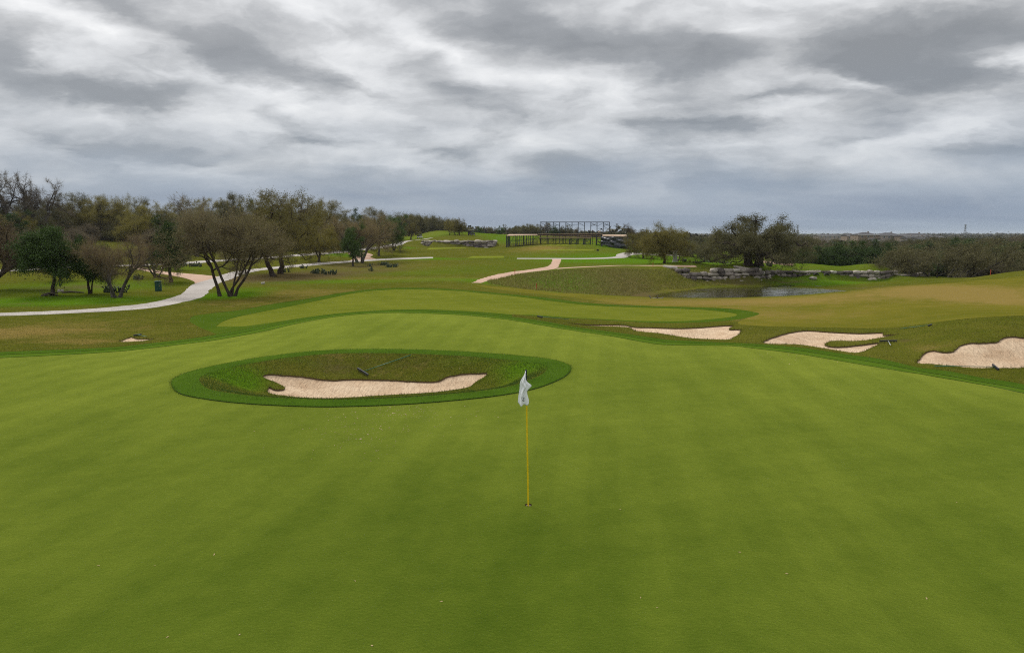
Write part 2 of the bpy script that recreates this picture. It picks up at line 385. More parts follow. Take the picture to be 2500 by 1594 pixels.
def ragged(p, amp, step):
    p = resample(p, step); n = len(p)
    r = RG.normal(0, 1, n); r = 0.5 * r + 0.5 * np.roll(r, 1)
    t = np.roll(p, -1, 0) - np.roll(p, 1, 0); t /= np.hypot(t[:, 0], t[:, 1])[:, None] + 1e-9
    return p + np.stack([t[:, 1], -t[:, 0]], 1) * (r * amp)[:, None]
SANDS = [ragged(plan(sand_uv, n=5), 0.014, 0.10), ragged(plan(b1_uv, n=5), 0.02, 0.14), ragged(plan(b2_uv, n=5), 0.02, 0.12),
         ragged(plan(b3_uv, n=5), 0.02, 0.10), ragged(plan(b4_uv, n=4), 0.03, 0.12)]
COLLAR = offset_poly(GREEN, 1.9)
COLLAR_IN = offset_poly(GREEN, 0.95)
app_out_uv = [(463,786),(470,773),(510,766),(583,758),(663,743),(749,730),(849,713),(932,705),(1015,703),(1114,707),(1250,719),(1331,727),(1412,737.5),(1493,744),(1601,748),(1709,751),(1790,755),(1844,763),(1852,768.6),(1817,778),(1763,785),(1682,789),(1601,789),(1520,785),(1439,780),(1358,776),(1250,768)]
ao = plan(app_out_uv, False)
APP_OUT = resample(np.vstack([ao, [(0, 33), (-6, 33.5), (-10, 31.5), (-13, 30)], plan([(510, 809)], False, smooth=False)]), 0.4)
app_in_uv = [(526,798),(545,785),(583,773),(682,753),(782,733),(865,716),(932,708.5),(1015,706.5),(1114,710.5),(1250,723),(1331,733),(1412,743),(1493,748.5),(1601,752),(1709,756),(1780,763),(1800,769),(1780,775),(1709,782),(1640,785),(1560,784),(1480,780),(1400,776),(1300,769)]
ai = plan(app_in_uv, False)
APP_IN = resample(np.vstack([ai, [(0, 37.9), (-6, 38.2), (-10.5, 36.6), (-13.5, 34.4)]]), 0.4)
top_uv = [(0,765),(93,761.6),(209,756),(302,747.7),(360,741),(407,731),(442,718.6),(463,700),(477,693),(523,679),(555,667.5),(589,661),(679,651),(765,643),(830,638.5),(916,633),(999,629.5),(1057,628)]
bot_uv = [(0,772),(70,770.5),(209,764),(326,757),(395,749),(443,739.5),(495,725.6),(512,709),(537.6,691),(559,684),(587,673),(636,661),(722,652.5),(830,643),(916,637),(999,633.2),(1057,631)]
def strip(a, b, la=None, lb=None): return np.vstack([plan(a, False, 5), plan(b, False, 5)[::-1]])
_t = plan(top_uv, False, 5); _b = plan(bot_uv, False, 5)
PATH1 = resample(np.vstack([[(_t[0][0] - 25, _t[0][1] - 1.0)], _t, _b[::-1], [(_b[0][0] - 25, _b[0][1] - 1.0)]]), 0.5); PATH1 = ragged(PATH1, .05, .35)
PATH2 = resample(strip([(1262,630.6),(1349,630.6),(1428,630.6),(1485,628.6),(1503,626),(1505,622),(1516,618.6),(1532,616.6),(1570,618.6),(1594,620.4),(1677,624)],
                       [(1262,632.6),(1349,633.0),(1428,633.2),(1491,631.7),(1526,629.8),(1538,625),(1548,622.5),(1570,621.8),(1594,623),(1677,626)]), 0.6)
PATH3 = resample(ribbon(resample(plan([(-60,664),(0,662),(93,657),(198,652),(349,647.5),(442,643.3),(507,638.5),(615,632),(701,626),(787,618.5),(828,615.5),(880,610),(930,604),(966,597.5),(985,591),(1004,587.6),(1032,585),(1050,581.5)], False, 4), 1.5, False), 2.8), 0.7)
DG_L = resample(plan([(326,646.5),(353,655),(407,664),(465,669),(509,673),(530,677),(500,690),(477,694),(474,688),(453,680),(419,673),(384,668),(349,661),(326,656)], n=4), 0.5)
DG_M = resample(plan([(849,619),(863,615),(896,618),(911,623),(904,628),(919,634),(883,638),(850,640),(864,631),(859,625)], n=4), 0.6)
DG_C = ragged(np.vstack([plan([(1151.7,691),(1185,677.6),(1237,666),(1280,660.5),(1304,657),(1333,652),(1345,644.6),(1350,632)], False, 5),
                           plan([(1371,632),(1366,644.6),(1358,655.5),(1324.6,661),(1272.7,668),(1221,679.5),(1200,684.5),(1174.5,691.5)], False, 5)]), 0.09, 0.4)
DG_T = resample(ribbon(resample(plan([(1355,656.5),(1400,653.5),(1480,650.0),(1520,648.5),(1620,649.3),(1700,650.3)], False, 4), 1.2, False), 1.1), 0.6)
DG_R = resample(plan([(1857,638),(1880,638),(1910,641.5),(1938,645.2),(1930,648),(1900,646),(1860,641)], n=4), 0.5)
PIN = hit1(1290, 1232)
CUP = np.array([(PIN[0] + .056 * math.cos(a), PIN[1] + .056 * math.sin(a)) for a in np.linspace(0, 2 * math.pi, 20, endpoint=False)])
TEE_POLY = [resample(q, 0.8) for q, _ in TEES]
# fairway on the right: mown, straw-coloured dormant grass
FAIR = resample(np.vstack([plan([(1150,695),(1300,708),(1400,717),(1550,725),(1700,729),(1850,727),(2000,719),(2150,704.5),(2300,692),(2500,675),(2640,668)], False, 4),
                           plan([(2640,770),(2500,772),(2350,780),(2220,796),(2150,802),(2000,800),(1860,797),(1800,790),(1830,775)], False, 4),
                           ao[len(ao) // 2 - 40:-52][::-1][:0].reshape(0, 2)]), 0.6)
# ------------------------------------------------------------------ object helpers
def tag(o, label=None, cat=None, group=None, kind=None):
    if label: o['label'] = label
    if cat: o['category'] = cat
    if group: o['group'] = group
    if kind: o['kind'] = kind
    return o
def mesh_np(name, verts, faces, mats=(), midx=None, smooth=True, attrs=None):
    """faces: (n,3) or (n,4) int array"""
    me = bpy.data.meshes.new(name)
    verts = np.asarray(verts, np.float32); faces = np.asarray(faces, np.int32)
    k = faces.shape[1]; nf = len(faces)
    me.vertices.add(len(verts)); me.vertices.foreach_set('co', verts.ravel())
    me.loops.add(nf * k); me.loops.foreach_set('vertex_index', faces.ravel())
    me.polygons.add(nf); me.polygons.foreach_set('loop_start', np.arange(0, nf * k, k, dtype=np.int32))
    me.polygons.foreach_set('loop_total', np.full(nf, k, np.int32))
    if midx is not None: me.polygons.foreach_set('material_index', np.asarray(midx, np.int32))
    me.polygons.foreach_set('use_smooth', np.full(nf, smooth, bool))
    me.update(calc_edges=True)
    for m in mats: me.materials.append(m)
    for an, dat in (attrs or {}).items():
        a = me.color_attributes.new(an, 'FLOAT_COLOR', 'POINT')
        a.data.foreach_set('color', np.asarray(dat, np.float32).ravel())
    return me
def add_obj(name, me, parent=None, loc=None, rot=None, scale=None):
    o = bpy.data.objects.new(name, me); COL.objects.link(o)
    if parent is not None: o.parent = parent
    if loc is not None: o.location = loc
    if rot is not None: o.rotation_euler = rot
    if scale is not None: o.scale = scale if hasattr(scale, '__len__') else (scale,) * 3
    return o
def empty(name, loc=(0, 0, 0), rz=0.0, label=None, cat=None, group=None):
    o = bpy.data.objects.new(name, None); COL.objects.link(o)
    o.location = loc; o.rotation_euler = (0, 0, rz); o.empty_display_size = 0.2
    return tag(o, label, cat, group)

# ------------------------------------------------------------------ one triangulation of the ground, cut along every outline
REGIONS = ['cup', 'sand0', 'sand1', 'sand2', 'sand3', 'sand4', 'bank', 'ring', 'green', 'collar_in', 'collar', 'app_in', 'app_out',
           'path1', 'path2', 'path3', 'dg_l', 'dg_m', 'dg_c', 'dg_t', 'dg_r', 'tee0', 'tee1', 'tee2', 'tee3', 'fair', 'ground']
OUTL = dict(cup=CUP, sand0=SANDS[0], sand1=SANDS[1], sand2=SANDS[2], sand3=SANDS[3], sand4=SANDS[4], bank=BOWL, ring=RING, green=GREEN,
            collar_in=COLLAR_IN, collar=COLLAR, app_in=APP_IN, app_out=APP_OUT, path1=PATH1, path2=PATH2, path3=PATH3, dg_l=DG_L, dg_m=DG_M,
            dg_c=DG_C, dg_t=DG_T, dg_r=DG_R, tee0=TEE_POLY[0], tee1=TEE_POLY[1], tee2=TEE_POLY[2], tee3=TEE_POLY[3], fair=FAIR)
def build_ground():
    ts = np.concatenate([np.arange(1.6, 2.9, .03), np.arange(2.9, 4.12, .0075), np.arange(4.12, 5.45, .014), np.arange(5.45, 9.1, .06)])
    ss = np.concatenate([-np.geomspace(.82, 1.6, 9)[::-1], np.arange(-.8, .8001, .008), np.geomspace(.82, 1.6, 9)])
    S, T = np.meshgrid(ss, ts)
    S = S + RG.uniform(-.25, .25, S.shape) * .004
    pts = [np.stack([S.ravel(), T.ravel()], 1)]
    edges = []; n = len(pts[0])
    for k, p in OUTL.items():
        p = np.asarray(p)[:, :2]
        q = np.stack([p[:, 0] / (p[:, 1] + Y0), np.log(p[:, 1] + Y0)], 1)
        pts.append(q); m = len(q)
        edges += [(n + i, n + (i + 1) % m) for i in range(m)]; n += m
    allp = np.vstack(pts)
    r = delaunay_2d_cdt([Vector(p) for p in allp.tolist()], edges, [], 0, 1e-6, False)
    v = np.array([tuple(c) for c in r[0]]); f = np.array([tuple(c) for c in r[2] if len(c) == 3])
    y = np.exp(v[:, 1]) - Y0; x = v[:, 0] * (y + Y0)
    z = H(x, y)
    cx, cy = x[f].mean(1), y[f].mean(1)
    reg = np.full(len(f), len(REGIONS) - 1)
    for i in range(len(REGIONS) - 2, -1, -1):
        reg[inside(OUTL[REGIONS[i]], cx, cy)] = i
    return x, y, z, f, reg
GX, GY, GZ, GF, GREG = build_ground()

def blob(x, y, u, v, su, sv):
    """soft patch whose centre and reach are read off the photograph, in ground coordinates"""
    c = hit1(u, v); a = hit1(u + su, v); b = hit1(u, v + sv)
    rx = abs(a[0] - c[0]) + .1; ry = abs(b[1] - c[1]) + .1
    return np.exp(-(((x - c[0]) / rx) ** 2 + ((y - c[1]) / ry) ** 2))
def ground_tint(x, y):
    """R straw-coloured dormant turf, G lush winter rye, B bare earth / worn litter"""
    dry = np.zeros(len(x)); lush = np.zeros(len(x)); bare = np.zeros(len(x))
    for u, v, su, sv, a in [(2330,712,330,30,1.0),(1950,735,300,10,.4),(1750,738,500,14,.6),(2450,735,200,25,.6),(1250,692,450,9,.55),(750,715,260,12,.5),(1330,606,60,8,.6),(1560,690,200,20,.3),
                            (1900,655,160,5,.5),(30,815,150,14,.7),(200,835,120,8,.6),(150,800,300,30,.35),(620,740,220,14,.4),(1450,612,200,14,.3),(1050,575,60,5,.8),(1640,653,200,4,.5),
                            (1050,650,200,12,.25),(760,865,120,6,.3),(1150,872,70,6,.2),(1000,905,200,12,.25),(2250,845,60,20,.4),(1900,770,250,14,.5),(2350,668,200,6,-.4)]:
        dry += a * blob(x, y, u, v, su, sv)
    for u, v, su, sv, a in [(150,700,260,30,.55),(1150,655,200,16,.3),(1000,668,180,8,.3),(1450,680,140,20,.25),(180,735,260,14,1.0),(300,700,140,14,.3),(560,722,80,9,1.1),(610,708,80,9,.6),(800,688,200,6,.7),(60,740,120,8,.4),(1100,682,150,5,.5),(1330,690,70,18,.6),(1450,716,90,8,.6),
                            (1420,637,60,3,.9),(1650,638,150,6,.9),(1800,642,200,5,.6),(2000,693,150,5,1.1),(1830,682,60,4,.6),(1050,632,80,3,.9),(830,622,60,5,1.0),(1230,585,60,12,.6),(1000,605,40,4,.7),
                            (545,905,120,26,1.1),(1290,895,90,22,1.0),(720,878,120,10,.4),(1130,880,100,12,.4),(590,935,60,15,.5),(440,655,120,10,.5),(1190,690,60,6,.6),(2150,680,80,8,.3),(1480,600,40,6,.6),(1250,575,200,6,.7)]:
        lush += a * blob(x, y, u, v, su, sv)
    for u, v, su, sv, a in [(640,680,110,12,.9),(760,672,130,14,.9),(880,650,120,9,.7),(230,700,90,10,.5),(120,705,120,12,.3),(1830,650,100,3,.4),(1540,722,90,4,.9),(1800,693,80,4,.8),(1910,690,90,4,.6),(2200,832,40,8,.7),
                            (400,738,30,4,.8),(1140,728,10,2,.0),(950,660,60,6,.4),(60,742,60,3,.5),(2050,705,100,4,.5),(950,893,200,14,.35),(780,890,80,14,.3)]:
        bare += a * blob(x, y, u, v, su, sv)
    return np.stack([np.clip(dry, 0, 1), np.clip(lush, 0, 1), np.clip(bare, 0, 1), np.ones(len(x))], 1)
# ------------------------------------------------------------------ ground materials
def new_mat(name):
    m = bpy.data.materials.new(name); m.use_nodes = True
    nt = m.node_tree; b = nt.nodes['Principled BSDF']
    return m, nt, b
def pos(nt):
    return nt.nodes.new('ShaderNodeNewGeometry').outputs['Position']
def bump(nt, b, h, strength, dist):
    n = nt.nodes.new('ShaderNodeBump'); n.inputs['Strength'].default_value = strength; n.inputs['Distance'].default_value = dist
    L(nt, h, n.inputs['Height']); L(nt, n.outputs[0], b.inputs['Normal'])
def simple(name, col, rough=0.7, metal=0.0, var=0.12, vs=8.0, spec=0.4):
    m, nt, b = new_mat(name)
    tc = nt.nodes.new('ShaderNodeTexCoord')
    n = noise(nt, tc.outputs['Object'], vs, 5, 0.6)
    c = mix_rgb(nt, n, tuple(x * (1 - var * 1.6) for x in col), tuple(min(1, x * (1 + var * 1.6)) for x in col))
    L(nt, c, b.inputs['Base Color']); b.inputs['Roughness'].default_value = rough; b.inputs['Metallic'].default_value = metal
    b.inputs['Specular IOR Level'].default_value = spec
    return m
def grass_mat(name, c0, c1, fine=60.0, blot=0.5, stripes=None, bump_s=0.3, bump_d=0.01, fleck=None, tint=False, aniso=1.0, sheen=0.0):
    m, nt, b = new_mat(name); P = pos(nt)
    big = noise(nt, P, 0.11, 3, 0.5); mid = noise(nt, vmap(nt, P, (1, aniso, 1)), blot, 4, 0.55); fin = noise(nt, P, fine, 3, 0.7)
    f = math_n(nt, 'ADD', math_n(nt, 'MULTIPLY', big, .45), math_n(nt, 'MULTIPLY', mid, .55))
    f = math_n(nt, 'ADD', math_n(nt, 'MULTIPLY', f, .75), math_n(nt, 'MULTIPLY', noise(nt, P, blot * 5, 4, .6), .25))
    f = ramp(nt, f, [(0.36, 0.0), (0.64, 1.0)])
    col = mix_rgb(nt, f, c0, c1)
    if tint:
        at = nt.nodes.new('ShaderNodeVertexColor'); at.layer_name = 'tint'
        sp = nt.nodes.new('ShaderNodeSeparateColor'); L(nt, at.outputs[0], sp.inputs[0])
        tn = noise(nt, P, 0.9, 6, 0.65); t2 = noise(nt, P, 6.0, 5, 0.7)
        w = math_n(nt, 'ADD', math_n(nt, 'MULTIPLY', math_n(nt, 'SUBTRACT', tn, .5), 1.1), math_n(nt, 'MULTIPLY', math_n(nt, 'SUBTRACT', t2, .5), .7))
        def mask(ch, k=0.9):
            a = math_n(nt, 'ADD', sp.outputs[ch], math_n(nt, 'MULTIPLY', w, k))
            return ramp(nt, a, [(0.18, 0.0), (0.85, 1.0)])
        col = mix_rgb(nt, ramp(nt, noise(nt, P, .22, 7, .65), [(.42, 0.0), (.66, .55)]), col, mix_rgb(nt, 1.0, col, (.62, .70, .55), 'MULTIPLY'))
        col = mix_rgb(nt, mask(0, 1.3), col, (0.205, 0.150, 0.042))
        col = mix_rgb(nt, mask(1, .5), col, (0.078, 0.150, 0.008))
        col = mix_rgb(nt, math_n(nt, 'MULTIPLY', mask(2, 1.3), .75), col, (0.115, 0.080, 0.042))
    if stripes:
        ang, width, amt = stripes
        wv = nt.nodes.new('ShaderNodeTexWave'); wv.wave_type = 'BANDS'; wv.inputs['Scale'].default_value = 1.0 / width * 0.314
        wv.inputs['Distortion'].default_value = 0.4; wv.inputs['Detail'].default_value = 1.0; wv.inputs['Detail Scale'].default_value = .4
        L(nt, vmap(nt, P, (1, 1, 1), (0, 0, ang)), wv.inputs[0])
        s = ramp(nt, wv.outputs[1], [(0.35, 0.0), (0.65, 1.0)])
        s = math_n(nt, 'MULTIPLY', s, ramp(nt, noise(nt, P, .12, 3), [(.35, .25), (.6, 1.0)]))
        wv2 = nt.nodes.new('ShaderNodeTexWave'); wv2.wave_type = 'BANDS'; wv2.inputs['Scale'].default_value = 1.0 / width * 0.314
        wv2.inputs['Distortion'].default_value = 0.5; wv2.inputs['Detail'].default_value = 1.0; wv2.inputs['Detail Scale'].default_value = .4
        L(nt, vmap(nt, P, (1, 1, 1), (0, 0, ang + 1.15)), wv2.inputs[0])
        s2 = math_n(nt, 'MULTIPLY', ramp(nt, wv2.outputs[1], [(0.35, 0.0), (0.65, 1.0)]), ramp(nt, noise(nt, P, .09, 3), [(.4, .1), (.62, .8)]))
        s = math_n(nt, 'ADD', math_n(nt, 'MULTIPLY', s, .6), math_n(nt, 'MULTIPLY', s2, .5))
        col = mix_rgb(nt, math_n(nt, 'MULTIPLY', s, amt), col, mix_rgb(nt, 1.0, col, (1.28, 1.2, 1.15), 'MULTIPLY'))
    k = ramp(nt, fin, [(0.28, (0.58, 0.58, 0.58)), (0.72, (1.40, 1.40, 1.40))])
    col = mix_rgb(nt, 1.0, col, k, 'MULTIPLY')
    if fleck:
        fl = noise(nt, P, fleck[0], 2, .5)
        col = mix_rgb(nt, math_n(nt, 'MULTIPLY', ramp(nt, fl, [(.66, 0.0), (.74, 1.0)]), fleck[1]), col, (0.23, 0.19, 0.07))
    L(nt, col, b.inputs['Base Color'])
    b.inputs['Roughness'].default_value = 1.0; b.inputs['Specular IOR Level'].default_value = 0.0
    if sheen:
        pat = math_n(nt, 'ADD', .74, math_n(nt, 'ADD', math_n(nt, 'MULTIPLY', f, .34), math_n(nt, 'MULTIPLY', s, .15) if stripes else 0.0))
        pat = math_n(nt, 'MULTIPLY', pat, math_n(nt, 'MULTIPLY_ADD', fin, .5, .75))
        L(nt, math_n(nt, 'MULTIPLY', pat, sheen), b.inputs['Sheen Weight']); b.inputs['Sheen Roughness'].default_value = .42
        b.inputs['Sheen Tint'].default_value = (0.85, 0.90, 0.14, 1)
    hh = math_n(nt, 'ADD', fin, math_n(nt, 'MULTIPLY', noise(nt, P, fine * .22, 3, .6), 1.6))
    bump(nt, b, hh, bump_s, bump_d)
    return m
M = {}
M['green'] = grass_mat('bentgrass_green', (0.017, 0.046, 0.002), (0.036, 0.066, 0.004), 95.0, 0.75, (math.radians(8), 1.1, .42), .6, .006, sheen=.60, aniso=.6)
M['collar'] = grass_mat('collar_turf', (0.028, 0.070, 0.005), (0.046, 0.096, 0.008), 48.0, 0.9, None, .5, .02, sheen=.10)
M['collar2'] = grass_mat('collar_turf_inner', (0.038, 0.086, 0.006), (0.058, 0.110, 0.009), 55.0, 0.9, None, .5, .015, sheen=.12)
M['app'] = grass_mat('approach_turf', (0.066, 0.088, 0.007), (0.112, 0.122, 0.014), 40.0, 0.35, (math.radians(-20), 2.2, .3), .3, .01, aniso=2.5, sheen=.2)
M['app_collar'] = grass_mat('approach_collar_turf', (0.042, 0.082, 0.007), (0.070, 0.106, 0.011), 40.0, 0.6, None, .4, .015)
M['rough'] = grass_mat('rough_grass', (0.074, 0.088, 0.009), (0.130, 0.124, 0.020), 26.0, 0.7, None, .8, .05, (14.0, .5), tint=True)
M['fair'] = grass_mat('dormant_fairway', (0.105, 0.108, 0.013), (0.165, 0.140, 0.022), 30.0, 0.22, None, .4, .02, None, tint=True, aniso=2.6)
M['tee'] = grass_mat('tee_turf', (0.130, 0.160, 0.014), (0.185, 0.205, 0.026), 30.0, 0.5, None, .3, .01)
def sand_mat():
    m, nt, b = new_mat('bunker_sand'); P = pos(nt)
    a = noise(nt, P, 0.8, 5, .6, .4); f = noise(nt, P, 22.0, 5, .7); rk = noise(nt, vmap(nt, P, (9, 2.2, 4), (0, 0, .5)), 1.4, 4, .6, .6)
    col = mix_rgb(nt, ramp(nt, a, [(.3, 0.0), (.7, 1.0)]), (0.50, 0.345, 0.215), (0.72, 0.56, 0.39))
    col = mix_rgb(nt, math_n(nt, 'MULTIPLY', ramp(nt, rk, [(.48, 0.0), (.64, 1.0)]), .38), col, (0.38, 0.245, 0.15))
    col = mix_rgb(nt, 1.0, col, ramp(nt, f, [(.3, .9), (.7, 1.07)]), 'MULTIPLY')
    L(nt, col, b.inputs['Base Color']); b.inputs['Roughness'].default_value = .95; b.inputs['Specular IOR Level'].default_value = .1
    bump(nt, b, math_n(nt, 'ADD', math_n(nt, 'MULTIPLY', rk, 2.5), f), .8, .05)
    return m
M['sand'] = sand_mat()
def path_mat(name, c0, c1, joints=False):
    m, nt, b = new_mat(name); P = pos(nt)
    a = noise(nt, P, 0.35, 5, .6); f = noise(nt, P, 14.0, 5, .7)
    col = mix_rgb(nt, ramp(nt, a, [(.3, 0.0), (.7, 1.0)]), c0, c1)
    col = mix_rgb(nt, 1.0, col, ramp(nt, f, [(.3, .85), (.7, 1.1)]), 'MULTIPLY')
    L(nt, col, b.inputs['Base Color']); b.inputs['Roughness'].default_value = .9
    bump(nt, b, f, .3, .01)
    return m
M['path'] = path_mat('concrete_path', (0.32, 0.285, 0.255), (0.43, 0.39, 0.35))
M['dg'] = path_mat('granite_gravel', (0.40, 0.245, 0.165), (0.50, 0.33, 0.23))
M['turf_side'] = simple('turf_edge', (0.030, 0.052, 0.006), .95, var=.3, vs=12)
M['soil'] = simple('turf_edge_soil', (0.085, 0.058, 0.028), .95, var=.3, vs=12)

# ------------------------------------------------------------------ ground pieces
def piece(name, regs, mat, off, skirt, skirt_mat=None, zfun=None, tint=False, fac_label=None):
    sel = np.isin(GREG, [REGIONS.index(r) for r in regs])
    f = GF[sel]
    if not len(f): return None
    used, inv = np.unique(f, return_inverse=True); f = inv.reshape(-1, 3)
    x, y, z = GX[used], GY[used], GZ[used] + off
    if zfun is not None: z = zfun(x, y, z)
    # consistent winding, up
    e1 = np.stack([x[f[:, 1]] - x[f[:, 0]], y[f[:, 1]] - y[f[:, 0]]], 1); e2 = np.stack([x[f[:, 2]] - x[f[:, 0]], y[f[:, 2]] - y[f[:, 0]]], 1)
    flip = (e1[:, 0] * e2[:, 1] - e1[:, 1] * e2[:, 0]) < 0
    f[flip] = f[flip][:, ::-1]
    V = np.stack([x, y, z], 1); midx = np.zeros(len(f), int); F = f
    if skirt > 0:
        e = np.vstack([f[:, [0, 1]], f[:, [1, 2]], f[:, [2, 0]]])
        key = np.sort(e, 1); _, idx, cnt = np.unique(key[:, 0].astype(np.int64) * len(V) + key[:, 1], return_index=True, return_counts=True)
        be = e[idx[cnt == 1]]
        d = np.hypot(V[be[:, 0], 0], V[be[:, 0], 1])
        be = be[(d < 260) & (V[be[:, 0], 1] > -3)]
        n = len(V); m = len(be)
        top = V[be.ravel()].reshape(m, 2, 3); lo = top.copy(); lo[..., 2] -= skirt
        V = np.vstack([V, top[:, 0], top[:, 1], lo[:, 0], lo[:, 1]])
        a = n + np.arange(m); b_, c_, d_ = a + m, a + 2 * m, a + 3 * m
        F = np.vstack([F, np.stack([a, c_, b_], 1), np.stack([b_, c_, d_], 1)])
        midx = np.concatenate([midx, np.ones(2 * m, int)])
    attrs = {'tint': ground_tint(V[:, 0], V[:, 1])} if tint else None
    me = mesh_np(name, V, F, [mat, skirt_mat or mat], midx, True, attrs)
    return tag(add_obj(name, me), kind='structure')
def dish(poly, lip, depth, width):
    def g(x, y, z):
        d = np.maximum(sdist(poly, x, y), 0)
        rip = 0.012 * np.sin(x * 9 + 3 * np.sin(y * 2.1)) * sstep(.1, .5, d)
        return z - lip - depth * sstep(0, width, d) + rip
    return g
piece('ground', ['ground', 'bank'], M['rough'], .022, .30, M['soil'], tint=True)
piece('fairway', ['fair'], M['fair'], .02, .15, tint=True)
piece('collar', ['collar', 'ring'], M['collar'], .024, .09, M['turf_side'])
piece('inner_collar', ['collar_in'], M['collar2'], .012, .06, M['turf_side'])
piece('putting_green', ['green'], M['green'], 0, .05, M['turf_side'])
piece('approach', ['app_in'], M['app'], .004, .06)
piece('approach_collar', ['app_out'], M['app_collar'], .014, .06)
DISH = [(.03, .22, 1.3), (.035, .34, 1.7), (.035, .30, 1.5), (.03, .22, 1.8), (.015, .1, .5)]
for i in range(5):
    piece('sand_bunker', ['sand%d' % i], M['sand'], 0, .1, zfun=dish(SANDS[i], *DISH[i]))
piece('cart_path', ['path1', 'path2', 'path3'], M['path'], .03, .1)
piece('gravel_path', ['dg_l', 'dg_m', 'dg_c', 'dg_t', 'dg_r'], M['dg'], .022, .1)
for i in range(4):
    piece('tee_box', ['tee%d' % i], M['tee'], .03, .1)
# ------------------------------------------------------------------ trees: grown limb by limb, twigs and leaves as real slivers
def bark_mat(name, c0, c1):
    m, nt, b = new_mat(name)
    tc = nt.nodes.new('ShaderNodeTexCoord')
    n = noise(nt, vmap(nt, tc.outputs['Object'], (9, 9, 2.0)), 1.0, 6, .65)
    L(nt, mix_rgb(nt, ramp(nt, n, [(.3, 0.0), (.7, 1.0)]), c0, c1), b.inputs['Base Color'])
    b.inputs['Roughness'].default_value = .95; b.inputs['Specular IOR Level'].default_value = .1
    bump(nt, b, n, .8, .03)
    return m
def leaf_mat(name, cols, trans=0.35):
    """per-leaf colour from the mesh, per-tree shift from the object"""
    m, nt, b = new_mat(name)
    at = nt.nodes.new('ShaderNodeVertexColor'); at.layer_name = 'leaf'
    sp = nt.nodes.new('ShaderNodeSeparateColor'); L(nt, at.outputs[0], sp.inputs[0])
    oi = nt.nodes.new('ShaderNodeObjectInfo')
    f = math_n(nt, 'ADD', math_n(nt, 'MULTIPLY', sp.outputs[0], .75), math_n(nt, 'MULTIPLY', oi.outputs['Random'], .25))
    col = ramp(nt, f, [(i / (len(cols) - 1), c) for i, c in enumerate(cols)])
    k = math_n(nt, 'ADD', .8, math_n(nt, 'MULTIPLY', oi.outputs['Random'], .4))
    vm = nt.nodes.new('ShaderNodeVectorMath'); vm.operation = 'SCALE'; L(nt, col, vm.inputs[0]); L(nt, k, vm.inputs['Scale'])
    L(nt, vm.outputs[0], b.inputs['Base Color'])
    b.inputs['Roughness'].default_value = .8; b.inputs['Specular IOR Level'].default_value = .15
    if trans:
        tr = nt.nodes.new('ShaderNodeBsdfTranslucent'); L(nt, vm.outputs[0], tr.inputs[0])
        mx = nt.nodes.new('ShaderNodeMixShader'); mx.inputs[0].default_value = trans
        out = nt.nodes['Material Output']
        L(nt, b.outputs[0], mx.inputs[1]); L(nt, tr.outputs[0], mx.inputs[2]); L(nt, mx.outputs[0], out.inputs[0])
    return m
M['bark'] = bark_mat('oak_bark', (0.030, 0.022, 0.017), (0.075, 0.058, 0.045))
M['bark_grey'] = bark_mat('grey_bark', (0.055, 0.047, 0.04), (0.12, 0.105, 0.09))
M['bare'] = bark_mat('bare_bark', (0.05, 0.042, 0.04), (0.10, 0.088, 0.082))
M['lf_mesq'] = leaf_mat('mesquite_twigs', [(0.077, 0.059, 0.039), (0.161, 0.117, 0.069), (0.190, 0.155, 0.066), (0.212, 0.195, 0.055)])
M['lf_red'] = leaf_mat('reddish_twigs', [(0.077, 0.063, 0.040), (0.163, 0.133, 0.076), (0.175, 0.153, 0.069), (0.234, 0.206, 0.078)])
M['lf_olive'] = leaf_mat('olive_leaves', [(0.082, 0.071, 0.025), (0.143, 0.126, 0.036), (0.191, 0.166, 0.044), (0.233, 0.204, 0.062)])
M['lf_yellow'] = leaf_mat('spring_leaves', [(0.093, 0.083, 0.021), (0.155, 0.134, 0.029), (0.202, 0.174, 0.037), (0.228, 0.207, 0.062)])
M['lf_oak'] = leaf_mat('live_oak_leaves', [(0.044, 0.044, 0.020), (0.083, 0.081, 0.031), (0.121, 0.112, 0.048), (0.165, 0.156, 0.076)])
M['lf_pale'] = leaf_mat('pale_brush_twigs', [(0.050, 0.046, 0.022), (0.088, 0.080, 0.036), (0.115, 0.104, 0.046), (0.14, 0.13, 0.06)])
M['lf_juni'] = leaf_mat('juniper_leaves', [(0.016, 0.031, 0.008), (0.037, 0.068, 0.016), (0.060, 0.099, 0.024), (0.085, 0.121, 0.030)], .1)
M['lf_brush'] = leaf_mat('brush_twigs', [(0.062, 0.049, 0.035), (0.114, 0.093, 0.061), (0.150, 0.125, 0.079), (0.166, 0.146, 0.071)])

def tube(path, rad, sides):
    p = np.asarray(path); n = len(p)
    t = np.gradient(p, axis=0); t /= np.linalg.norm(t, axis=1)[:, None] + 1e-9
    ref = np.array([0, 0, 1.0]) if abs(t[0, 2]) < .9 else np.array([1.0, 0, 0])
    a = np.cross(t, ref); a /= np.linalg.norm(a, axis=1)[:, None] + 1e-9; b = np.cross(t, a)
    ang = np.linspace(0, 2 * np.pi, sides, endpoint=False)
    v = p[:, None] + np.asarray(rad)[:, None, None] * (np.cos(ang)[None, :, None] * a[:, None] + np.sin(ang)[None, :, None] * b[:, None])
    i = np.arange(n - 1)[:, None] * sides; j = np.arange(sides)[None]
    f = np.stack([i + j, i + (j + 1) % sides, i + sides + (j + 1) % sides, i + sides + j], -1).reshape(-1, 4)
    return v.reshape(-1, 3), f
def unit(v): return v / (np.linalg.norm(v, axis=-1, keepdims=True) + 1e-9)
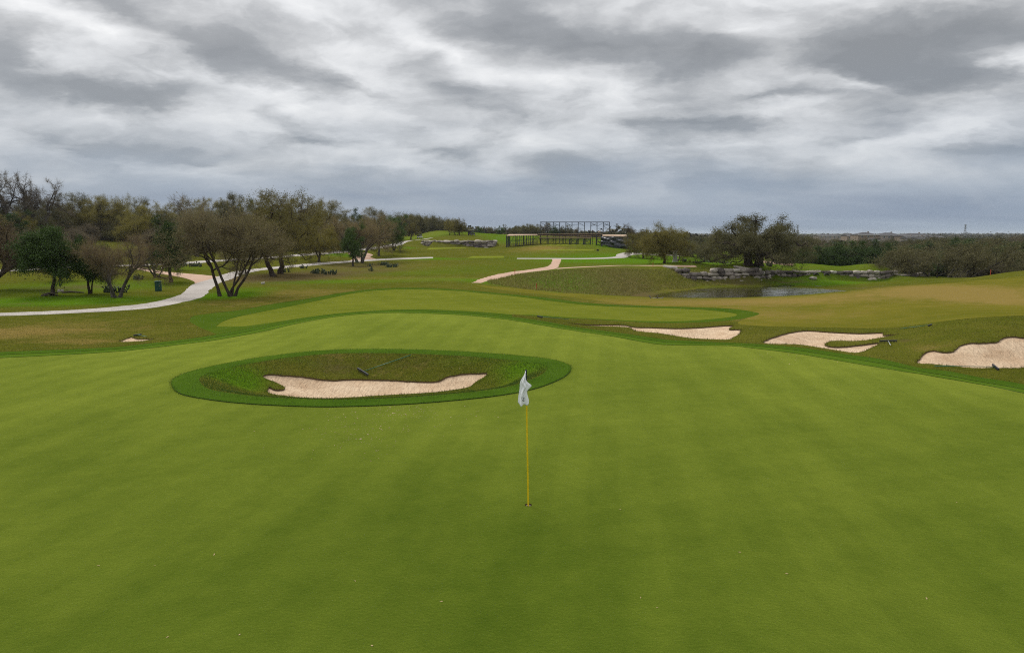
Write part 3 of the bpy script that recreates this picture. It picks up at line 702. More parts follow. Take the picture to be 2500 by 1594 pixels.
class Tree:
    def __init__(s, seed): s.r = np.random.default_rng(seed); s.V = []; s.F = []; s.n = 0; s.tips = []   # tips: points + direction where twigs start
    def put(s, path, rad, sides):
        v, f = tube(path, rad, sides); s.V.append(v); s.F.append(f + s.n); s.n += len(v)
    def branch(s, p, d, length, r0, lev, P):
        r = s.r; n = P['seg'][lev]; step = length / n
        path = [np.array(p, float)]; d = unit(np.array(d, float))
        for i in range(n):
            d = unit(d + r.normal(0, P['wander'][lev], 3) + np.array([0, 0, P['up'][lev]]))
            path.append(path[-1] + d * step)
        path = np.array(path)
        if lev > 0 and P.get('floor') is not None:
            path[:, 2] = np.maximum(path[:, 2], P['floor'] + 0.15 * r.random())
        taper = P['taper'][lev]
        rad = r0 * (1 - (1 - taper) * np.linspace(0, 1, n + 1))
        if lev == 0: rad[0] *= 1.35
        s.put(path, rad, P['sides'][lev])
        if lev >= P['tip_from']:
            seg = unit(np.diff(path, axis=0))
            for i in range(1, n + 1): s.tips.append((path[i], seg[i - 1], lev))
        if lev + 1 < len(P['seg']):
            k = P['kids'][lev]; k = int(k + r.random() * .99 * 1) if k >= 1 else int(r.random() < k)
            for j in range(k):
                t = P['from'][lev] + (1 - P['from'][lev]) * (j + r.random()) / k
                t = min(t, .999); i = int(t * n); f = t * n - i
                q = path[i] * (1 - f) + path[min(i + 1, n)] * f
                bd = unit(path[min(i + 1, n)] - path[i])
                # spread around the parent
                a = unit(np.cross(bd, r.normal(0, 1, 3)))
                ang = r.uniform(*P['angle'][lev])
                nd = bd * math.cos(ang) + a * math.sin(ang)
                L_ = length * r.uniform(*P['ratio'][lev]) * (1.0 - P.get('shrink', .35) * t)
                s.branch(q, nd, L_, max(rad[min(i, n)] * P['rr'][lev], .006), lev + 1, P)
    def dome(s, forks, n_main, n_cl, rx, ry, z0, z1, clr, r_main, lump=.25, flat=.0, sub=6, low=.0, power=.45):
        """limbs reach from the forks to leaf clusters spread through a lumpy dome"""
        r = s.r
        pts = []
        ph = r.uniform(0, 6.28, 4)
        while len(pts) < n_cl:
            d = unit(r.normal(0, 1, 3)); 
            if d[2] < -.25 + low: d[2] = abs(d[2])
            q = r.random() ** power
            a = math.atan2(d[1], d[0])
            k = 1 + lump * (.5 * math.sin(2 * a + ph[0]) + .5 * math.sin(3 * a + ph[1] + 3 * d[2]) + .4 * math.sin(5 * a + ph[2]) * d[2]) + r.normal(0, .06)
            c = np.array([d[0] * rx * q * k, d[1] * ry * q * k, z0 + (z1 - z0) * max(d[2], -.35) * q * k])
            if pts and min(np.linalg.norm(c - p) for p in pts) < clr * .45: 
                if r.random() < .8: continue
            pts.append(c)
        pts = np.array(pts)
        nodes = [np.array(f, float) for f in forks]; nrad = [r_main] * len(forks)
        order = []
        # far-apart main limbs first, then the rest outwards
        cur = np.array(forks).mean(0); left = list(range(n_cl)); chosen = []
        dist = np.linalg.norm(pts - cur, axis=1)
        for _ in range(n_main):
            i = int(np.argmax(dist)); chosen.append(i); dist = np.minimum(dist, np.linalg.norm(pts - pts[i], axis=1))
        rest = sorted([i for i in left if i not in chosen], key=lambda i: np.linalg.norm(pts[i] - cur))
        for k, i in enumerate(chosen + rest):
            c = pts[i]; A = np.array(nodes)
            cost = np.linalg.norm(A - c, axis=1)
            if k < n_main: j = int(r.integers(0, len(forks))) if len(forks) > 1 and r.random() < .0 else int(np.argmin(np.linalg.norm(np.array(forks) - c, axis=1)))
            else: j = int(np.argmin(cost + .3 * np.maximum(0, np.linalg.norm(A[:, :2], axis=1) - np.linalg.norm(c[:2]))))
            p0 = A[j]; L_ = np.linalg.norm(c - p0) + 1e-6
            n = max(3, int(L_ / .55)); t = np.linspace(0, 1, n + 1)[:, None]
            ctrl = (p0 + c) / 2 + np.array([0, 0, .18 * L_]) * (1 if r.random() < .7 else -.5) + r.normal(0, .10 * L_, 3)
            path = (1 - t) ** 2 * p0 + 2 * t * (1 - t) * ctrl + t ** 2 * c
            w = r.normal(0, .035 * L_ + .02, path.shape); w[0] = 0; path = path + w
            path[:, 2] = np.maximum(path[:, 2], .35)
            ra = min(nrad[j] * (.8 if k < n_main else .62), .03 + .022 * L_ * (2.2 if k < n_main else 1.3)); rb = max(.012, ra * .28)
            rad = np.linspace(ra, rb, n + 1)
            s.put(path, rad, 6 if k < n_main else 4)
            for q in range(1, n + 1): nodes.append(path[q]); nrad.append(rad[q])
            for _ in range(sub):
                d = unit(r.normal(0, 1, 3) + np.array([0, 0, .3]) + unit(c - p0) * .5); l = clr * r.uniform(.5, 1.1)
                m = c + d * l * .5 + r.normal(0, .08 * l, 3); e = c + d * l + r.normal(0, .12 * l, 3)
                s.put(np.array([c, m, e]), np.array([rb * .8, rb * .5, .008]), 3)
                dd = unit(e - c)
                s.tips += [(m, dd, k), (e, dd, k), (e, dd, k)]
    def trunk_mesh(s, name, mat):
        return mesh_np(name, np.vstack(s.V), np.vstack(s.F), [mat], None, True)
    def crown(s, name, mat, n_twig, twig_len, twig_w, n_leaf, leaf_size, spread, up=.15, leaf_clump=.3, droop=0.0, flat=1.0):
        r = s.r; T = np.array([t[0] for t in s.tips]); D = np.array([t[1] for t in s.tips])
        V = []; C = []
        ids = np.array([t[2] for t in s.tips]); clump = r.random(ids.max() + 1)[ids] if ids.max() > 8 else r.random(len(T))   # light and dark clumps follow the branches
        if n_twig:
            i = r.integers(0, len(T), n_twig)
            d = unit(D[i] * .7 + r.normal(0, .75, (n_twig, 3)) + np.array([0, 0, up]))
            ln = r.uniform(*twig_len, n_twig)[:, None]
            p0 = T[i] + r.normal(0, spread * .25, (n_twig, 3))
            p1 = p0 + d * ln; side = unit(np.cross(d, r.normal(0, 1, (n_twig, 3)))) * twig_w * r.uniform(.5, 1.3, (n_twig, 1))
            mid = (p0 + p1) / 2 + r.normal(0, .06, (n_twig, 3)) * ln
            V.append(np.stack([p0 - side, p0 + side, mid + side * .8, p0 - side, mid + side * .8, mid - side * .2, mid - side * .6, mid + side * .8, p1], 1).reshape(-1, 3))
            c = np.clip(r.normal(.28, .16, n_twig) + .3 * (clump[i] - .5), 0, 1)
            C.append(np.repeat(c, 9)); ends = p1
        else: ends = T
        if n_leaf:
            i = r.integers(0, len(ends), n_leaf)
            base = ends[i]
            j = r.integers(0, len(T), n_leaf)
            m = r.random(n_leaf) < .35
            base = np.where(m[:, None], T[j], base)
            c0 = base + r.normal(0, spread, (n_leaf, 3)) * np.array([1, 1, .8]); c0[:, 2] -= droop * r.random(n_leaf)
            a = unit(r.normal(0, 1, (n_leaf, 3)) * np.array([1, 1, flat])); b = unit(np.cross(a, r.normal(0, 1, (n_leaf, 3))))
            sz = leaf_size * r.uniform(.5, 1.4, (n_leaf, 1))
            V.append(np.stack([c0 - a * sz, c0 + a * sz * .6 - b * sz * .55, c0 + a * sz * .5 + b * sz * .6], 1).reshape(-1, 3))
            c = np.clip(r.normal(.62, .17, n_leaf) + .5 * (clump[j] - .5), 0, 1)
            C.append(np.repeat(c, 3))
        V = np.vstack(V); C = np.concatenate(C)
        F = np.arange(len(V)).reshape(-1, 3)
        return mesh_np(name, V, F, [mat], None, False, {'leaf': np.stack([C, C, C, np.ones(len(C))], 1)})

def P_base(**k):
    P = dict(seg=[5, 6, 5, 4], wander=[.10, .20, .28, .35], up=[.05, .05, .04, .02], taper=[.62, .35, .3, .3], sides=[8, 6, 4, 3],
             kids=[5, 5, 4], angle=[(.5, 1.1), (.4, 1.0), (.4, 1.1)], ratio=[(.9, 1.3), (.45, .7), (.4, .7)], rr=[.55, .5, .5], tip_from=2, shrink=.35)
    P['from'] = [.55, .3, .25]
    P.update(k)
    return P
PROTO = {}
def proto(key, seed, stems, P, bark, leaf, **cr):
    """stems: list of (base offset xy, direction, length, radius)"""
    t = Tree(seed)
    for (ox, oy), d, ln, r0 in stems: t.branch((ox, oy, -.15), d, ln, r0, 0, P)
    tm = t.trunk_mesh(key + '_trunk', M[bark]); cm = t.crown(key + '_crown', M[leaf], **cr)
    co = np.vstack([np.array([x[0] for x in t.tips])]); 
    PROTO[key] = (tm, cm, float(np.percentile(co[:, 2], 99.5)) + .3, float(np.percentile(np.abs(co[:, :2]), 97)))
up = (0, 0, 1)
mesqP = P_base(wander=[.14, .22, .30, .35], up=[.0, .02, .03, .02], kids=[5, 6, 4], angle=[(.35, .95), (.4, 1.0), (.4, 1.0)], ratio=[(.8, 1.15), (.45, .75), (.4, .7)])
mesqP['from'] = [.45, .25, .2]; mesqP['rr'] = [.62, .6, .55]
# broad many-stemmed mesquites (about 7 m)
proto('mesq_a', 11, [((-.50, .1), (-.30, .1, 1), 3.6, .115), ((-.10, .3), (.50, .2, 1), 3.5, .075), ((.30, -.25), (-.38, -.2, 1), 3.6, .10), ((.42, .0), (.22, .1, 1), 3.6, .095), ((.2, .2), (.05, .45, 1), 3.4, .075)],
      mesqP, 'bark', 'lf_red', n_twig=15000, twig_len=(.3, .95), twig_w=.008, n_leaf=6000, leaf_size=.045, spread=.22, up=.2)
proto('mesq_b', 12, [((-.2, 0), (-.5, .2, 1), 2.7, .13), ((.15, .1), (.55, -.1, 1), 2.8, .14), ((.1, -.15), (.1, -.4, 1), 2.4, .10)],
      mesqP, 'bark_grey', 'lf_mesq', n_twig=8000, twig_len=(.3, .9), twig_w=.007, n_leaf=3000, leaf_size=.04, spread=.2, up=.25)
proto('mesq_c', 13, [((0, 0), (.75, .1, 1), 3.6, .17), ((-.1, .2), (.4, .6, 1), 3.0, .13)],
      mesqP, 'bark', 'lf_mesq', n_twig=12000, twig_len=(.3, .9), twig_w=.008, n_leaf=9000, leaf_size=.05, spread=.25, up=.15)
def proto_dome(key, seed, trunks, dome, bark, leaf, **cr):
    """trunks: (x, y, lean_x, lean_y, height, radius)"""
    t = Tree(seed); forks = []
    for x, y, lx, ly, h, rad in trunks:
        n = 6; q = np.linspace(0, 1, n + 1); w = t.r.normal(0, .03 * h, (n + 1, 2)); w[0] = 0
        path = np.stack([x + lx * q * (.6 + .4 * q) + w[:, 0], y + ly * q + w[:, 1], -.15 + (h + .15) * q], 1)
        t.put(path, rad * (1.0 - .38 * q) * (1 + .45 * np.exp(-q * 9)), 9); forks.append(path[-1])
    t.dome(forks, **dome)
    tm = t.trunk_mesh(key + '_trunk', M[bark]); cm = t.crown(key + '_crown', M[leaf], **cr)
    co = np.array([x[0] for x in t.tips])
    PROTO[key] = (tm, cm, float(np.percentile(co[:, 2], 99.7)) + .2, float(np.percentile(np.abs(co[:, :2]), 97)))
oak_cr = dict(n_twig=9000, twig_len=(.15, .5), twig_w=.008, n_leaf=32000, leaf_size=.062, spread=.26)
proto_dome('oak_a', 21, [(0, 0, -1.5, .1, 3.3, .34)], dict(n_main=6, n_cl=62, rx=5.2, ry=4.6, z0=3.4, z1=10, clr=1.3, r_main=.2), 'bark', 'lf_olive', **oak_cr)
proto_dome('oak_b', 22, [(0, 0, .15, 0, 3.0, .32)], dict(n_main=6, n_cl=60, rx=4.4, ry=4.4, z0=3.2, z1=9.6, clr=1.25, r_main=.2, lump=.35), 'bark', 'lf_olive', **oak_cr)
proto_dome('oak_y', 23, [(0, 0, .3, 0, 2.2, .22), (.25, .2, -.6, .3, 2.0, .16)], dict(n_main=6, n_cl=44, rx=4.6, ry=4.2, z0=2.2, z1=7.5, clr=1.05, r_main=.15, lump=.3), 'bark', 'lf_yellow', **oak_cr)
proto_dome('oak_g', 24, [(0, 0, .2, .1, 2.6, .28)], dict(n_main=6, n_cl=46, rx=4.4, ry=4.2, z0=2.6, z1=9, clr=1.05, r_main=.17, lump=.3), 'bark_grey', 'lf_oak', **oak_cr)
proto_dome('oak_h', 25, [(0, 0, -.3, .1, 2.2, .24), (.3, 0, .5, .1, 2.1, .2)], dict(n_main=6, n_cl=46, rx=4.8, ry=4.4, z0=2.1, z1=7.6, clr=1.05, r_main=.15, lump=.35), 'bark_grey', 'lf_oak', **oak_cr)
# the old spreading live oak beside the pond: two upright trunks, long level limbs, open clumped top
def big_oak():
    t = Tree(31); forks = []
    for x, lx, h, rad in ((-.62, -.25, 2.3, .62), (.80, .25, 2.3, .62)):
        q = np.linspace(0, 1, 7); path = np.stack([x + lx * q, .1 * q, -.15 + (h + .15) * q], 1)
        t.put(path, rad * (1 - .25 * q) * (1 + .3 * np.exp(-q * 8)), 11); forks.append(path[-1])
    t.dome(forks, n_main=9, n_cl=110, rx=8.8, ry=6.5, z0=1.7, z1=6.6, clr=1.35, r_main=.36, lump=.16, low=-.1)
    # open-topped crowns that stand out above the dome
    for cx, cz, n in ((-3.2, 6.6, 7), (.2, 7.9, 9), (3.9, 6.9, 8)):
        base = np.array([cx * .6, 0, 3.5]); top = np.array([cx, .2, cz - .6]); q = np.linspace(0, 1, 6)[:, None]
        path = base * (1 - q) + top * q + t.r.normal(0, .12, (6, 3)); t.put(path, np.linspace(.2, .09, 6), 5)
        for k in range(n):
            c = top + t.r.normal(0, 1, 3) * np.array([.85, .8, .55]); m = (top + c) / 2 + t.r.normal(0, .12, 3)
            t.put(np.array([top, m, c]), np.array([.07, .05, .02]), 4)
            for _ in range(5):
                d = unit(t.r.normal(0, 1, 3)); e = c + d * t.r.uniform(.25, .6)
                t.put(np.array([c, e]), np.array([.02, .008]), 3); t.tips += [(e, d, 90 + k), (c, d, 90 + k)]
    tm = t.trunk_mesh('oak_big_trunk', M['bark']); cm = t.crown('oak_big_crown', M['lf_oak'], n_twig=15000, twig_len=(.15, .5), twig_w=.010, n_leaf=80000, leaf_size=.082, spread=.30)
    PROTO['oak_big'] = (tm, cm, 8.6, 8.3)
big_oak()
proto_dome('oak_round', 32, [(0, 0, .05, 0, 1.5, .27)], dict(n_main=7, n_cl=76, rx=5.1, ry=4.6, z0=1.9, z1=6.5, clr=1.1, r_main=.2, lump=.10, low=-.1), 'bark', 'lf_olive', n_twig=12000, twig_len=(.2, .6), twig_w=.010, n_leaf=46000, leaf_size=.072, spread=.26)
# junipers: dense, dark, ragged
jun_cr = dict(n_twig=0, twig_len=(.1, .2), twig_w=.01, n_leaf=34000, leaf_size=.075, spread=.24, flat=1.6)
proto_dome('jun_a', 41, [(0, 0, .9, 0, 2.6, .17)], dict(n_main=5, n_cl=40, rx=2.6, ry=2.4, z0=2.5, z1=5.6, clr=.75, r_main=.10, lump=.45, low=-.1), 'bark', 'lf_juni', **jun_cr)
proto_dome('jun_b', 42, [(0, 0, -.3, .1, 2.2, .13), (.3, .1, .8, 0, 2.2, .10), (.15, .1, .2, .2, 2.0, .09)], dict(n_main=6, n_cl=44, rx=2.6, ry=2.4, z0=2.1, z1=5.0, clr=.75, r_main=.09, lump=.45), 'bark', 'lf_juni', **jun_cr)
proto_dome('jun_c', 43, [(0, 0, .1, 0, 1.9, .25)], dict(n_main=6, n_cl=50, rx=2.7, ry=2.6, z0=2.0, z1=6.2, clr=.8, r_main=.14, lump=.3), 'bark', 'lf_juni', **jun_cr)
proto_dome('jun_d', 44, [(0, 0, .1, 0, 1.0, .2)], dict(n_main=6, n_cl=54, rx=2.6, ry=2.6, z0=1.3, z1=5.6, clr=.85, r_main=.12, lump=.35, low=-.1), 'bark', 'lf_juni', **jun_cr)
# leafless trees and brush
bareP = P_base(seg=[6, 7, 6, 5], wander=[.12, .26, .32, .36], kids=[6, 6, 5], ratio=[(.6, .95), (.45, .7), (.4, .7)], angle=[(.4, .95), (.4, .95), (.4, 1.0)])
bareP['from'] = [.4, .25, .15]
proto('bare_a', 51, [((0, 0), (.15, 0, 1), 5.2, .24)], bareP, 'bare', 'lf_brush', n_twig=4200, twig_len=(.25, .7), twig_w=.010, n_leaf=0, leaf_size=.05, spread=.05)
proto('bare_b', 52, [((0, 0), (-.12, .1, 1), 5.0, .2), ((.2, 0), (.4, 0, 1), 4.2, .15)], bareP, 'bare', 'lf_brush', n_twig=4200, twig_len=(.25, .7), twig_w=.010, n_leaf=0, leaf_size=.05, spread=.05)
brP = P_base(seg=[4, 4, 3, 3], wander=[.16, .25, .3, .3], kids=[6, 4, 2], angle=[(.3, .9), (.4, .9), (.4, .9)], ratio=[(.6, .9), (.45, .7), (.4, .7)], taper=[.5, .35, .3, .3])
brP['from'] = [.2, .2, .2]
def ring_stems(n, r, ln, rad, lean, seed):
    g = np.random.default_rng(seed); o = []
    for i in range(n):
        a = 2 * math.pi * i / n + g.uniform(-.3, .3); q = r * g.uniform(.3, 1)
        o.append(((q * math.cos(a), q * math.sin(a)), (lean * math.cos(a), lean * math.sin(a), 1), ln * g.uniform(.7, 1.1), rad))
    return o
proto('brush_a', 61, ring_stems(8, 1.3, 2.1, .06, .7, 1), brP, 'bark_grey', 'lf_brush', n_twig=13000, twig_len=(.25, .8), twig_w=.011, n_leaf=5000, leaf_size=.05, spread=.22)
proto('brush_b', 62, ring_stems(9, 1.7, 2.4, .06, .8, 2), brP, 'bark_grey', 'lf_oak', n_twig=9000, twig_len=(.25, .8), twig_w=.011, n_leaf=14000, leaf_size=.06, spread=.25)
proto('brush_c', 63, ring_stems(11, 2.0, 2.6, .06, .8, 5), brP, 'bark_grey', 'lf_pale', n_twig=12000, twig_len=(.25, .8), twig_w=.011, n_leaf=12000, leaf_size=.06, spread=.25)

def tree(key, name, x, y, h, rz=0.0, wide=1.0, label=None, group=None, sink=.0, z=None):
    """a tree of height h at plan position x, y; crowns and trunks share their prototype's mesh"""
    tm, cm, ph, pr = PROTO[key]
    s = h / ph
    zz = (Hs(x, y) if z is None else z) - sink
    o = empty(name, (x, y, zz), rz, label, 'tree', group)
    o.scale = (s * wide, s * wide, s)
    add_obj('trunk', tm, o); add_obj('crown', cm, o)
    return o
def tree_px(key, name, u, v, vtop, **k):
    p = hit1(u, v)
    ztop = pix(u, vtop, p[1])[2]
    return tree(key, name, p[0], p[1], ztop - p[2], **k)
T = tree_px
T('mesq_a', 'mesquite_tree', 556, 724, 497, rz=.2, wide=.92, label='broad reddish-brown mesquite with four crossed stems beside the bend of the cart path')
T('mesq_c', 'mesquite_tree', -38, 712, 540, rz=.15, wide=1.0, label='olive-brown mesquite leaning over the grass beside the straight cart path')
T('jun_a', 'juniper_tree', 126, 722, 553, rz=.1, wide=1.0, label='dark green juniper with a leaning trunk above a heap of dead wood')
T('jun_b', 'juniper_tree', 219, 718, 578, rz=1.4, wide=.8, label='dark juniper with three thin stems between the leaning juniper and the forked tree')
T('mesq_b', 'mesquite_tree', 285, 727, 570, rz=.1, wide=.85, label='grey leafless mesquite forked low into a wide V, cactus at its foot')
T('jun_c', 'juniper_tree', 417, 690, 525, rz=2.4, wide=.8, label='dark juniper on a straight bare trunk beside the gravel fork')
T('mesq_b', 'mesquite_tree', 380, 678, 590, rz=2.0, wide=.9, label='small many-stemmed thorn tree between the green bin and the gravel fork')
T('jun_c', 'juniper_tree', 428, 659, 560, rz=.9, wide=.8, label='small dark tree on the far side of the gravel fork')
T('jun_a', 'juniper_tree', 149, 686, 580, rz=3.0, wide=.9, label='short juniper half hidden behind the leaning juniper')
T('oak_a', 'oak_tree', 669, 676, 466, rz=0, wide=1.05, label='tall olive-leaved oak with a thick trunk leaning towards the reddish mesquite')
T('oak_b', 'oak_tree', 686, 669, 472, rz=.6, wide=1.0, label='tall olive-leaved oak with an upright trunk next to the leaning one')
T('oak_y', 'oak_tree', 778, 640, 530, rz=.3, wide=1.15, label='yellow-green oak with drooping branches beside the far cart path')
T('jun_c', 'juniper_tree', 862, 650, 545, rz=.2, wide=.72, label='dark green oak-like juniper on a thick flared trunk by the cart path')
T('mesq_b', 'mesquite_tree', 880, 642, 520, rz=.5, wide=.9, label='grey twiggy tree with two thin V-shaped stems at the gravel junction')
T('oak_g', 'oak_tree', 925, 625, 510, rz=1.5, wide=.95, label='greyish oak with a low skirt of twigs on the gravel junction')
T('jun_b', 'juniper_tree', 960, 612, 528, rz=.5, wide=.8, label='tall dark juniper hanging over the climbing cart path')
T('jun_c', 'juniper_tree', 815, 618, 560, rz=.5, wide=.6, label='small two-stemmed juniper on the lawn between the two cart paths')
T('oak_round', 'oak_tree', 1622, 643, 548, rz=.4, wide=1.0, label='round-crowned olive oak with a low fork near the black litter bin')
T('oak_round', 'oak_tree', 1570, 631, 562, rz=2.4, wide=.9, label='smaller round oak beside the cart path behind the low-forked oak')
T('oak_big', 'oak_tree', 1838, 647, 519, rz=.0, wide=1.18, label='huge old live oak with twin trunks and an open crown above the pond wall')
T('bare_b', 'bare_tree', 1552, 618, 545, rz=.4, wide=1.2, label='leafless grey tree behind the two round oaks')
for i, (u, v) in enumerate([(1098,573.5),(1111,574.5),(1117,575),(1122,575)]):
    T(['oak_b', 'oak_y', 'oak_a', 'oak_b'][i], 'oak_tree', u, v, 533 + 3 * (i % 3), rz=i * 1.7, wide=.85, label='slim olive oak in the small grove beside the far golf buggy', group='oaks of the grove by the buggy')
# ------------------------------------------------------------------ woods around the course
WR = np.random.default_rng(99)
PROF = np.array([(-400,470),(-100,478),(0,484),(60,482),(130,470),(250,464),(330,478),(390,492),(440,480),(560,466),(680,470),(760,482),(800,484),(880,502),(950,514),(1010,522),(1080,530),(1130,546),(1200,552),(1280,545),(1330,542),(1400,552),(1480,566),(1560,566)])
def ztop_at(u, y, dv=0):
    v = np.interp(u, PROF[:, 0], PROF[:, 1]) + dv
    return pix(u, v, y)[2]
NWOOD = 0
def wood_tree(kinds, u, y, h, label, group, wide=(.9, 1.15), name='woodland_tree'):
    global NWOOD
    x = pix(u, 600, y)[0]
    k = kinds[WR.integers(len(kinds))]
    NWOOD += 1
    if callable(label): label, group = label(k)
    return tree(k, name, x, y, h, rz=WR.uniform(0, 6.28), wide=WR.uniform(*wide), label=label, group=group)
LB = dict(oak='olive-grey oak in the wood on the rising ground behind the cart path', jun='dark juniper in the wood on the rising ground behind the cart path',
          brush='grey leafless thicket bush along the foot of the wood behind the cart path')
def sky_lb(k):
    w = 'grey-leaved' if k in ('oak_g', 'oak_h') else 'olive-leaved'
    return w + ' oak on the skyline of the wood behind the cart path', w + ' oaks on the skyline of the left wood'
def front_lb(k):
    w = 'yellow-green' if k == 'oak_y' else 'grey-leaved' if k in ('oak_g', 'oak_h') else 'olive-leaved'
    return w + ' oak in the front rank of the wood behind the cart path', w + ' oaks in the front rank of the left wood'
# skyline of the wood on the left, near end far off to the left, receding to the right
for u in np.arange(-330, 1000, 34):
    y = np.interp(u, [-330, 200, 500, 760, 1000], [128, 165, 165, 170, 225]) + WR.uniform(-8, 10)
    uu = u + WR.uniform(-12, 12); x = pix(uu, 600, y)[0]
    h = (ztop_at(uu, y, WR.uniform(0, 14)) - Hs(x, y))
    if WR.random() < .2: wood_tree(['jun_c', 'jun_d'], uu, y, h * .93, 'dark juniper on the skyline of the wood behind the cart path', 'junipers on the skyline of the left wood', (.8, 1.0))
    else: wood_tree(['oak_g', 'oak_h', 'oak_b', 'oak_a'], uu, y, h, sky_lb, None, (.85, 1.05))
# second row just in front, lower
for u in np.arange(-330, 980, 40):
    y = np.interp(u, [-330, 200, 500, 760, 1000], [112, 152, 150, 150, 205]) + WR.uniform(-6, 6)
    uu = u + WR.uniform(-14, 14); x = pix(uu, 600, y)[0]
    if 170 < u < 350: y += 12
    h = (ztop_at(uu, y, WR.uniform(18, 46)) - Hs(x, y))
    if WR.random() < .35: wood_tree(['jun_c', 'jun_d'], uu, y, max(3.5, h * .9), 'dark juniper in the front rank of the wood behind the cart path', 'junipers in the front rank of the left wood', (.9, 1.15))
    else: wood_tree(['oak_g', 'oak_h', 'oak_y', 'oak_a'], uu, y, max(3.5, h), front_lb, None, (.9, 1.15))
# thicket at the foot of the wood
for u in np.arange(-330, 900, 27):
    y = np.interp(u, [-330, 150, 190, 350, 420, 760, 900], [96, 112, 160, 160, 128, 138, 165]) + WR.uniform(-5, 5)
    uu = u + WR.uniform(-10, 10)
    wood_tree(['brush_a', 'brush_a', 'brush_b'], uu, y, WR.uniform(2.8, 4.6), LB['brush'], 'thicket bushes of the left wood', (.9, 1.2), 'thicket_bush')
for u, v, vt, k in [(20,560,412,'bare_a'),(82,560,424,'bare_b'),(118,560,436,'bare_a'),(-20,560,420,'bare_b')]:
    y = 150; x = pix(u, 600, y)[0]; z = Hs(x, y)
    tree(k, 'bare_tree', x, y, pix(u, vt, y)[2] - z, rz=u * .1, wide=.8, label='tall leafless tree standing out above the wood on the left', group='bare trees above the wood')
for u, vt, y in [(480,474,120),(725,472,140)]:
    x = pix(u, 600, y)[0]
    tree('bare_a', 'bare_tree', x, y, pix(u, vt, y)[2] - Hs(x, y), rz=u, wide=.9, label='leafless crown showing behind the reddish mesquite' if u < 600 else 'thin half-bare tree poking above the tall olive oaks')
# far wood line across the back of the course
for u in np.arange(985, 1180, 11):
    y = np.interp(u, [985, 1180], [285, 345]) + WR.uniform(-8, 8); x = pix(u, 600, y)[0]
    wood_tree(['oak_g', 'oak_h', 'oak_b', 'brush_b'], u + WR.uniform(-4, 4), y, max(3.5, ztop_at(u, y, WR.uniform(0, 8)) - Hs(x, y)), 'oak in the far wood line behind the stone-walled tee', 'oaks of the far wood line', (1.0, 1.3))
for u in np.arange(1170, 1530, 12):
    y = 330 + WR.uniform(-22, 14); x = pix(u, 600, y)[0]
    top = ztop_at(u, y, WR.uniform(-2, 9)) - Hs(x, y)
    wood_tree(['oak_g', 'oak_h', 'brush_b', 'jun_d', 'bare_b'], u + WR.uniform(-4, 4), y, max(3, top), 'tree in the far wood line behind the grandstand', 'trees of the wood line behind the grandstand', (1.0, 1.3))
# low ground on the right: juniper and leafless brush
RL = dict(jun='dark juniper in the low wood beyond the pond tee', br='grey-brown leafless bush in the low wood beyond the pond tee', oak='olive-grey oak in the low wood beyond the pond tee')
def right_row(u0, u1, du, y0, y1, vt0, vt1, kinds, pj):
    for u in np.arange(u0, u1, du):
        f = (u - u0) / (u1 - u0); y = y0 + (y1 - y0) * f + WR.uniform(-5, 5); uu = u + WR.uniform(-12, 12)
        x = pix(uu, 600, y)[0]; h = pix(uu, vt0 + (vt1 - vt0) * f + WR.uniform(-7, 9), y)[2] - Hs(x, y)
        if WR.random() < pj: wood_tree(['jun_d', 'jun_c', 'jun_d'], uu, y, max(3, h), RL['jun'], 'junipers of the low wood', (1.1, 1.4))
        else:
            k = kinds[WR.integers(len(kinds))]
            wood_tree([k], uu, y, max(2.5, h), RL['oak'] if k.startswith('oak') else RL['br'], 'oaks of the low wood' if k.startswith('oak') else 'bushes of the low wood', (1.1, 1.4))
right_row(1560, 1960, 30, 300, 290, 577, 584, ['oak_g', 'oak_h', 'brush_b'], .25)
right_row(1960, 2600, 34, 290, 280, 592, 584, ['oak_g', 'oak_h', 'brush_b'], .25)
right_row(1480, 1760, 20, 190, 160, 586, 592, ['brush_a', 'brush_b', 'oak_h'], .15)
right_row(1640, 2600, 30, 250, 235, 584, 583, ['oak_g', 'brush_b', 'brush_a'], .25)
right_row(1885, 2560, 42, 205, 190, 598, 584, ['oak_g', 'oak_h', 'brush_b'], .3)
right_row(1900, 2560, 38, 165, 150, 604, 592, ['brush_a', 'brush_b', 'oak_h'], .62)
right_row(1930, 2560, 36, 138, 122, 608, 612, ['brush_a', 'brush_b'], .55)
right_row(2400, 2620, 44, 112, 104, 636, 640, ['brush_a', 'brush_b', 'oak_h'], .38)
for u, v, vt, k, lb in [(2050,652,590,'jun_d','broad dark juniper right behind the level pond tee'),(2105,655,588,'jun_d','tall dark juniper beside the end of the pond tee'),(2020,650,600,'jun_c','shorter dark juniper behind the level pond tee'),
                        (2290,690,588,'brush_c','big pale rounded bush below the end of the pond tee'),(1990,648,602,'jun_d','dark juniper next to the old live oak')]:
    y = 126; x = pix(u, v, y)[0]; z = Hs(x, y)
    if k == 'brush_c': y = 108; x = pix(u, v, y)[0]; z = Hs(x, y)
    tree(k, 'juniper_tree' if k[0] == 'j' else 'thicket_bush', x, y, pix(u, vt, y)[2] - z, rz=u, wide=1.35 if k == 'brush_c' else 1.35, label=lb)
for u, vt, y in [(1965,600,128),(2035,594,128),(2078,587,129),(2140,586,130),(2172,596,126),(2205,610,120),(2235,590,150),(2335,580,150),(2375,586,152),(2425,592,140),(2475,588,145),(2515,596,138)]:
    x = pix(u, 600, y)[0]
    tree(['jun_d', 'jun_c'][u % 2], 'juniper_tree', x, y, pix(u, vt, y)[2] - Hs(x, y), rz=u * .7, wide=1.3, label=RL['jun'], group='junipers of the low wood')
